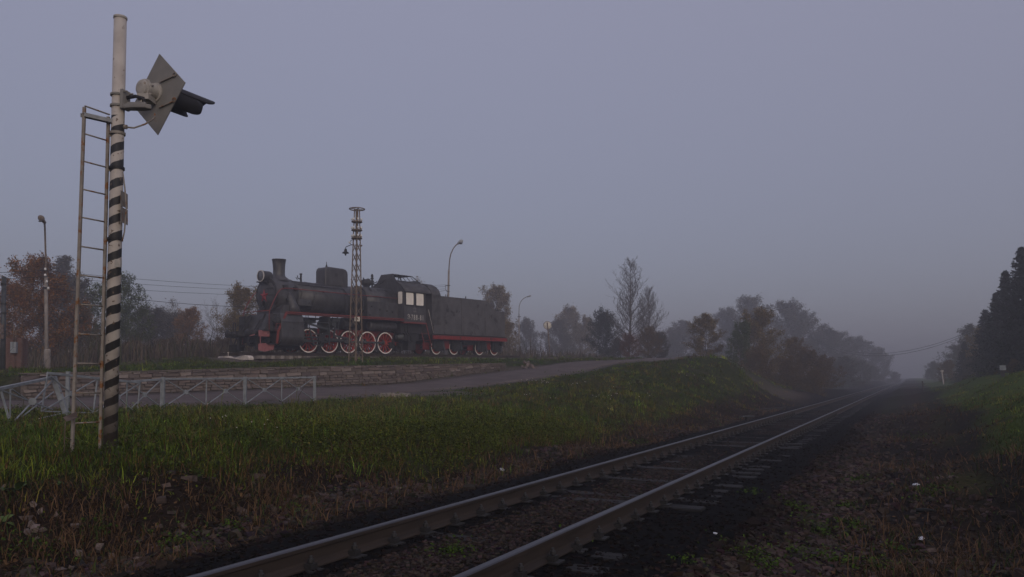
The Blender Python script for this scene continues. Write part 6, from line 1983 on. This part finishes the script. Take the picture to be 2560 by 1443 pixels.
def spruce_meshes(seed, H):
    r = random.Random(seed); lines = []; nr = np.random.default_rng(seed)
    lines.append(([Vector((0, 0, 0)), Vector((0, 0, H * .5)), Vector((0, 0, H))], [.016 * H, .009 * H, .001 * H]))
    P = []; S = []
    z = H * .06
    while z < H * .985:
        g = z / H; L = H * .23 * (1 - g) ** .85 + .12
        for k in range(r.randint(6, 8)):
            a = r.uniform(0, 2 * PI); l_ = L * r.uniform(.7, 1.15); el = -.32 + .75 * g + r.gauss(0, .08)
            d = Vector((math.cos(a) * math.cos(el), math.sin(a) * math.cos(el), math.sin(el)))
            pts = [Vector((0, 0, z)), Vector((0, 0, z)) + d * l_ * .55, Vector((0, 0, z)) + d * l_ + Vector((0, 0, .10 * l_))]
            lines.append((pts, [.012 + .006 * L, .009, .004]))
            n = int(10 + 26 * l_)
            for q in range(n):
                f = .12 + .88 * (q + r.random()) / n
                b = pts[0].lerp(pts[1], f / .55) if f < .55 else pts[1].lerp(pts[2], (f - .55) / .45)
                sd = Vector((-math.sin(a), math.cos(a), 0)) * r.gauss(0, .14 * l_ * (1.1 - .6 * f))
                P.append(b + sd + Vector((0, 0, -abs(r.gauss(0, .07 + .05 * l_))))); S.append(r.uniform(.12, .26))
        z += H * .022 * (1.25 - .5 * g)
    P = np.array([(p.x, p.y, p.z) for p in P]); n = len(P)
    c = np.array((.016, .026, .014)) * nr.uniform(.5, 1.5, (n, 1))
    return wood_mesh('trunk', lines), leaves('crown', P, np.array(S), c, seed, flat=.5)


oval = lambda g: .10 + .26 * math.sin(PI * min(1, .18 + .82 * g)) ** .8
wide = lambda g: .14 + .34 * math.sin(PI * min(1, .25 + .75 * g)) ** .8
slim = lambda g: .05 + .17 * math.sin(PI * min(1, .2 + .8 * g))
cone = lambda g: .03 + .30 * (1 - g) ** .8
PAL = {
    'maple': [(0.052, 0.044, 0.021), (0.111, 0.072, 0.023), (0.215, 0.094, 0.021), (0.286, 0.124, 0.023), (0.169, 0.058, 0.029)],
    'green': [(0.032, 0.054, 0.016), (0.054, 0.081, 0.019), (0.081, 0.101, 0.024), (0.101, 0.101, 0.024)],
    'olive': [(0.086, 0.067, 0.019), (0.149, 0.107, 0.028), (0.212, 0.142, 0.037), (0.180, 0.113, 0.031)],
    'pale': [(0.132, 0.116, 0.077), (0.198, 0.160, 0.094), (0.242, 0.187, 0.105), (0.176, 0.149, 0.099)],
    'brown': [(0.081, 0.060, 0.026), (0.121, 0.083, 0.033), (0.162, 0.103, 0.037), (0.102, 0.075, 0.032)],
    'orange': [(0.120, 0.072, 0.024), (0.204, 0.102, 0.024), (0.264, 0.132, 0.030), (0.108, 0.072, 0.030)],
    'dark': [(0.018, 0.027, 0.015), (0.027, 0.040, 0.019), (0.040, 0.050, 0.022)],
    'red': [(0.106, 0.046, 0.019), (0.143, 0.063, 0.025), (0.087, 0.052, 0.020)],
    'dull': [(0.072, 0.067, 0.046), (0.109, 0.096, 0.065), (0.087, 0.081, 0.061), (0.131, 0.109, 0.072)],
}
PROTO = {}


def proto(kind):
    """(height, trunk mesh, crown mesh)"""
    if kind in PROTO: return PROTO[kind]
    shape, pal, k = kind
    sd = 1000 + 37 * (list(PAL).index(pal) if pal else 9) + 7 * k + len(shape)
    H = 10.0
    cr = None
    if shape == 'oval':
        ln, tp_ = grow(sd, H, 40, .06, (.15, 1.1), oval, sec=6, wob=.012)
        cr = crown_mesh('crown', tp_, 31, .46, .20, PAL[pal], sd)
    elif shape == 'wide':
        ln, tp_ = grow(sd, H, 38, .04, (.08, 1.0), wide, sec=7, wob=.016)
        cr = crown_mesh('crown', tp_, 31, .60, .225, PAL[pal], sd)
    elif shape == 'slim':
        ln, tp_ = grow(sd, H, 38, .18, (.5, 1.15), slim, sec=5, trunk_r=.009, wob=.01)
        cr = crown_mesh('crown', tp_, 22, .34, .16, PAL[pal], sd, droop=.6)
    elif shape == 'thin':
        ln, tp_ = grow(sd, H, 36, .2, (.5, 1.2), slim, sec=6, twig=2, trunk_r=.009, wob=.01)
        cr = crown_mesh('crown', tp_, 2, .35, .17, PAL[pal], sd, droop=.4)
    elif shape == 'bush':
        ln, tp_ = grow(sd, H, 40, .02, (.15, 1.2), lambda g: .30 + .30 * math.sin(PI * min(1, .3 + .7 * g)), sec=6, trunk_r=.008, wob=.02)
        cr = crown_mesh('crown', tp_, 30, .75, .29, PAL[pal], sd)
    elif shape == 'baretall':
        ln, tp_ = grow(sd, H, 74, .16, (.45, 1.15), lambda g: .07 + .27 * (1 - g) ** .75 * min(1, .62 + 1.6 * g), curve=.7, sec=10, twig=5, trunk_r=.0125, wob=.006)
    elif shape == 'bareround':
        ln, tp_ = grow(sd, H, 26, .25, (.35, 1.1), lambda g: .22 + .28 * math.sin(PI * min(1, .3 + .7 * g)), curve=.3, sec=8, twig=4, trunk_r=.016, wob=.02)
    elif shape == 'spruce':
        tr, cr = spruce_meshes(sd, H)
    if shape != 'spruce': tr = wood_mesh('trunk', ln, minr=.0055)
    bk = M['barebark'] if shape.startswith('bare') else (M['birchbark'] if shape in ('slim', 'thin') else M['bark'])
    tr.materials.append(bk)
    if cr: cr.materials.append(M['leaf'])
    PROTO[kind] = (H, tr, cr)
    return PROTO[kind]


def tree(kind, px, pytop, Y, label, group, name='tree', width=1.0, base_py=None, rot=None, cat='tree', sink=.15):
    p = at(px, 900, Y); z = gz(p[0], Y) if base_py is None else at(px, base_py, Y)[2]
    H, tr, cr = proto(kind)
    h = at(px, pytop, Y)[2] - z
    s = h / H / (1.10 if kind[0] not in ('spruce',) else 1.0)
    t = empty(name, (p[0], Y, z - sink), (0, 0, rot if rot is not None else (px * .37) % 6.28), label, cat, group)
    t.scale = (s * width, s * width, s)
    link('trunk', tr, t)
    if cr: link('crown', cr, t)
    return t


GL, GM, GR = 'autumn trees behind the left road', 'trees in the fog left of the track', 'trees on the right side of the track'
tree(('wide', 'maple', 0), 98, 655, 45, 'orange and dark red autumn maple behind the left street lamp', GL, 'maple_tree', .95)
tree(('wide', 'maple', 1), 30, 712, 50, 'lower rusty brown maple at the left picture edge', GL, 'maple_tree', .9)
tree(('slim', 'dull', 0), 150, 615, 76, 'tall hazy birch rising behind the orange maple', GL, 'birch_tree', 1.25)
tree(('oval', 'dull', 1), 185, 700, 70, 'hazy rounded tree behind the signal ladder', GL, 'tree', 1.2)
tree(('wide', 'green', 0), 285, 702, 56, 'dark green broad tree right behind the striped signal mast', GL, 'broadleaf_tree', .92)
tree(('wide', 'brown', 0), 205, 770, 50, 'low brown tree between the maple and the green tree', GL, 'tree', .9)
tree(('bush', 'dull', 0), 372, 792, 74, 'grey green thicket right of the dark green tree', GL, 'bush', 1.5, cat='bush')
tree(('bush', 'dull', 1), 440, 800, 78, 'hazy thicket below the thin half bare birch', GL, 'bush', 1.5, cat='bush')
tree(('thin', 'dull', 0), 430, 730, 88, 'thin half bare birch in the haze left of the orange tree', GL, 'birch_tree', 1.1)
tree(('oval', 'orange', 0), 472, 768, 70, 'small orange brown autumn tree in the gap left of the locomotive', GL, 'autumn_tree', 1.05)
tree(('bareround', None, 0), 546, 760, 72, 'small bare round tree between the orange tree and the locomotive', GL, 'bare_tree', 1.0)
tree(('wide', 'olive', 0), 622, 726, 62, 'olive brown tree directly behind the front of the locomotive', GL, 'autumn_tree', .95)
tree(('bush', 'olive', 1), 596, 800, 64, 'low olive bush at the foot of the tree behind the buffers', GL, 'bush', 1.1, cat='bush')
for i, (px, py, Y, w_, k, lb_) in enumerate(((150, 872, 47, 2.6, 'brown', 'brown dry weed thicket below the maple behind the left lamp'), (330, 858, 52, 3.0, 'brown', 'brown dry weed thicket beneath the dark green tree'), (410, 852, 56, 2.8, 'brown', 'brown dry weed thicket left of the small orange tree'),
                                   (490, 855, 57, 2.8, 'brown', 'brown dry weed thicket beneath the small orange tree'), (560, 850, 60, 2.8, 'brown', 'brown dry weed thicket beneath the small bare tree'), (40, 885, 44, 2.8, 'brown', 'brown dry weed thicket at the left picture edge behind the pillar'), (235, 866, 50, 2.6, 'brown', 'brown dry weed thicket behind the signal ladder'))):
    tree(('bush', k, 0), px, py, Y, lb_, 'dry weed thickets behind the terrace', 'weed_thicket', w_ * .75, cat='thicket', rot=i * 1.1)
tree(('thin', 'pale', 0), 1050, 674, 98, 'pale sparse birch top showing above the locomotive cab', GL, 'birch_tree', .9)
tree(('oval', 'pale', 1), 1240, 712, 98, 'tall pale brown birch fading behind the rear of the tender', GM, 'birch_tree', .95)
tree(('oval', 'olive', 2), 1268, 800, 92, 'lower brownish tree at the rear corner of the tender', GM, 'autumn_tree', .9)
tree(('oval', 'dull', 3), 1312, 800, 150, 'faint grey tree by the faint street lamp', GM, 'tree', 1.0)
tree(('oval', 'pale', 3), 1420, 768, 150, 'pale hazy birch behind the round road sign', GM, 'birch_tree', 1.0)
tree(('oval', 'dull', 4), 1395, 800, 140, 'hazy dull tree just right of the round road sign', GM, 'tree', 1.1)
tree(('thin', 'dull', 1), 1438, 790, 95, 'slender white trunked birch between sign and dark bush', GM, 'birch_tree', .8)
tree(('oval', 'olive', 4), 1460, 790, 145, 'small hazy olive tree left of the dark green bush', GM, 'tree', .9)
tree(('bush', 'dark', 0), 1514, 796, 90, 'dark green dense bush tree at the foot of the tall bare tree', GM, 'broadleaf_tree', .85)
tree(('baretall', None, 0), 1570, 630, 84, 'tallest bare leafless tree by the bend of the road', GM, 'bare_tree', 1.15)
tree(('baretall', None, 1), 1622, 704, 88, 'shorter bare leafless tree right of the tallest bare one', GM, 'bare_tree', 1.15)
tree(('thin', 'dull', 2), 1602, 716, 90, 'thin upright bare sapling between the two bare trees', GM, 'bare_tree', .5)
for i, (px, py, Y, k, w_, lb_) in enumerate(((1575, 842, 76, 'red', 1.3, 'reddish brown bush under the tallest bare tree'), (1625, 828, 80, 'brown', 1.2, 'brown twiggy bush under the shorter bare tree'), (1648, 840, 82, 'dull', 1.0, 'dull bush at the right end of the bare trees'), (1540, 850, 78, 'dull', 1.0, 'pale leaved bush left of the reddish bush'))):
    tree(('bush', k, 1), px, py, Y, lb_, 'bushes under the bare trees', 'bush', w_ * .8, cat='bush', rot=i)
tree(('oval', 'dull', 0), 1712, 800, 185, 'very faint tree left of the olive green tree on the mound', GM, 'tree', 1.3)
tree(('oval', 'dull', 3), 1690, 822, 175, 'very faint low tree right of the bare trees', GM, 'tree', 1.3)
tree(('oval', 'olive', 5), 1770, 782, 75, 'olive green tree at the left edge of the wood behind the mound', GM, 'autumn_tree', 1.15)
tree(('oval', 'dull', 5), 1826, 772, 185, 'hazy tall tree behind the gap of the two olive trees', GM, 'tree', 1.1)
tree(('oval', 'dull', 1), 1886, 745, 175, 'hazy tree top rising above the large dark olive tree', GM, 'tree', 1.1)
tree(('wide', 'olive', 6), 1900, 782, 73, 'large dark olive brown tree above the end of the bank', GM, 'autumn_tree', .95)
tree(('oval', 'green', 1), 1850, 800, 71, 'dark green tree leaning on the left of the large olive tree', GM, 'broadleaf_tree', .85)
tree(('oval', 'dull', 4), 1965, 756, 165, 'tall hazy tree right of the large olive tree', GM, 'tree', 1.25)
tree(('oval', 'dull', 0), 2008, 778, 175, 'hazy tree with a ragged top halfway along the wood', GM, 'tree', 1.2)
tree(('wide', 'brown', 2), 1985, 850, 78, 'brown bushy tree low at the end of the bank', GM, 'autumn_tree', .9)
tree(('oval', 'dull', 5), 2070, 822, 170, 'hazy grey tree in the middle of the lineside wood', GM, 'tree', 1.4)
tree(('oval', 'dull', 1), 2105, 832, 185, 'faint grey tree farther along the lineside wood', GM, 'tree', 1.5)
tree(('oval', 'dull', 3), 2150, 845, 200, 'faint tree near the far end of the lineside wood', GM, 'tree', 1.6)
tree(('bush', 'dull', 0), 2195, 884, 215, 'last rounded hazy bush beside the vanishing track', GM, 'bush', 1.0, cat='bush')
for i, (px, py, Y, k, w_, lb_) in enumerate(((1900, 880, 66, 'brown', 1.1, 'brown undergrowth bush below the large olive tree'), (1960, 905, 66, 'brown', 1.2, 'brownish undergrowth bush just past the end of the bank'), (2020, 888, 72, 'brown', 1.4, 'dark brown lineside bush in front of the hazy wood'), (2070, 902, 78, 'brown', 1.3, 'brown lineside bush right of the dark brown one'), (2110, 905, 115, 'dull', 1.5, 'greyish lineside bush midway to the fog'), (2150, 910, 140, 'dull', 1.4, 'hazy lineside bush nearer the vanishing point'), (2185, 922, 170, 'dull', 1.4, 'low hazy lineside bush close to the vanishing point'), (2040, 930, 64, 'brown', .9, 'low brown scrub closest to the far rail'), (2235, 934, 220, 'dull', 1.6, 'faintest low bush at the vanishing track'))):
    tree(('bush', k, 0), px, py, Y, lb_, 'lineside bushes along the track', 'bush', w_ * .85, cat='bush', rot=i * 1.7)
# the right-hand spruces
for (px, py, Y, w_, lb_) in ((2640, 500, 48, 1.1, 'large dark spruce mostly beyond the right picture edge'), (2562, 612, 52, 1.1, 'tallest dark spruce at the right picture edge'), (2520, 672, 58, 1.15, 'dark spruce second from the right picture edge'), (2494, 728, 62, 1.15, 'dark spruce third from the right, with a notched outline'), (2545, 735, 50, 1.2, 'shorter dark spruce in front of the tallest one'), (2466, 770, 70, 1.2, 'slimmer dark spruce left of the notched one'), (2412, 850, 86, 1.3, 'low spruce at the left tip of the dark stand'), (2600, 700, 44, 1.2, 'dark spruce low at the right picture edge')):
    tree(('spruce', 'dark', int(px) % 3), px, py, Y, lb_, 'dark spruces on the right bank', 'spruce_tree', w_)
tree(('slim', 'dull', 2), 2428, 796, 98, 'hazy birch with thin foliage at the left of the spruces', GR, 'birch_tree', 1.3)
tree(('slim', 'olive', 3), 2452, 800, 76, 'brownish birch between the hazy birch and the spruces', GR, 'birch_tree', 1.3)
tree(('oval', 'dull', 4), 2398, 860, 120, 'low hazy tree at the outer edge of the right wood', GR, 'tree', 1.2)
for i, (px, py, Y, k, w_, lb_) in enumerate(((2338, 912, 150, 'dull', 1.3, 'hazy low bush behind the white capped post'), (2368, 908, 98, 'brown', 1.3, 'brownish low bush left of the right wood'), (2535, 898, 46, 'brown', 1.3, 'russet scrub behind the small grey cable box'), (2480, 905, 62, 'dull', 1.2, 'dark scrub at the foot of the spruces'), (2425, 905, 75, 'dull', 1.2, 'dark scrub at the foot of the hazy birches'), (2322, 925, 185, 'dull', 1.2, 'faint bush nearest the vanishing track on the right'))):
    tree(('bush', k, 1), px, py, Y, lb_, 'bushes on the right bank', 'bush', w_ * .8, cat='bush', rot=i * 2.1)

# a far wood, one mass in the fog
r = np.random.default_rng(99)
Pc = []; 
for k in range(700):
    a_ = r.uniform(-42, 44); d_ = r.uniform(170, 330)
    x = d_ * math.sin(R(a_)); y = d_ * math.cos(R(a_))
    D_, s_ = DS(x, y)
    if -9 < D_ < 14 + 0.03 * d_: continue
    Pc.append((x, y, r.uniform(5, 11), r.uniform(1.6, 3.4)))
Pc = np.array(Pc); idx = np.repeat(np.arange(len(Pc)), 70)
q = r.normal(0, 1, (len(idx), 3)); q /= np.linalg.norm(q, axis=1)[:, None]; q *= r.random((len(idx), 1)) ** .4
P = np.stack([Pc[idx, 0] + q[:, 0] * Pc[idx, 3], Pc[idx, 1] + q[:, 1] * Pc[idx, 3], 1.5 + Pc[idx, 2] * (.5 + .5 * q[:, 2])], 1)
c = np.array((.05, .046, .032)) * r.uniform(.6, 1.4, (len(idx), 1))
tag(link('far_wood', leaves('far_wood', P, r.uniform(.6, 1.3, len(idx)), c, 4, .7), None, M['leaf']), kind='stuff')

# ------------------------------------------------------------------ fog
hz = MB().box((-1050, -1050, -4.5), (1050, 1050, 24.0)).build('haze', [], None)
m = bpy.data.materials.new('fog'); m.use_nodes = True
nt = m.node_tree; nt.nodes.clear()
out = nt.nodes.new('ShaderNodeOutputMaterial'); pv = nt.nodes.new('ShaderNodeVolumePrincipled')
pv.inputs['Color'].default_value = (.76, .75, .78, 1)
pv.inputs['Density'].default_value = HAZE_DENSITY
pv.inputs['Anisotropy'].default_value = 0.5       # fog scatters forwards; the sun is behind us
nt.links.new(pv.outputs[0], out.inputs['Volume'])
hz.data.materials.append(m)
hz.display_type = 'WIRE'
tag(hz, kind='stuff')
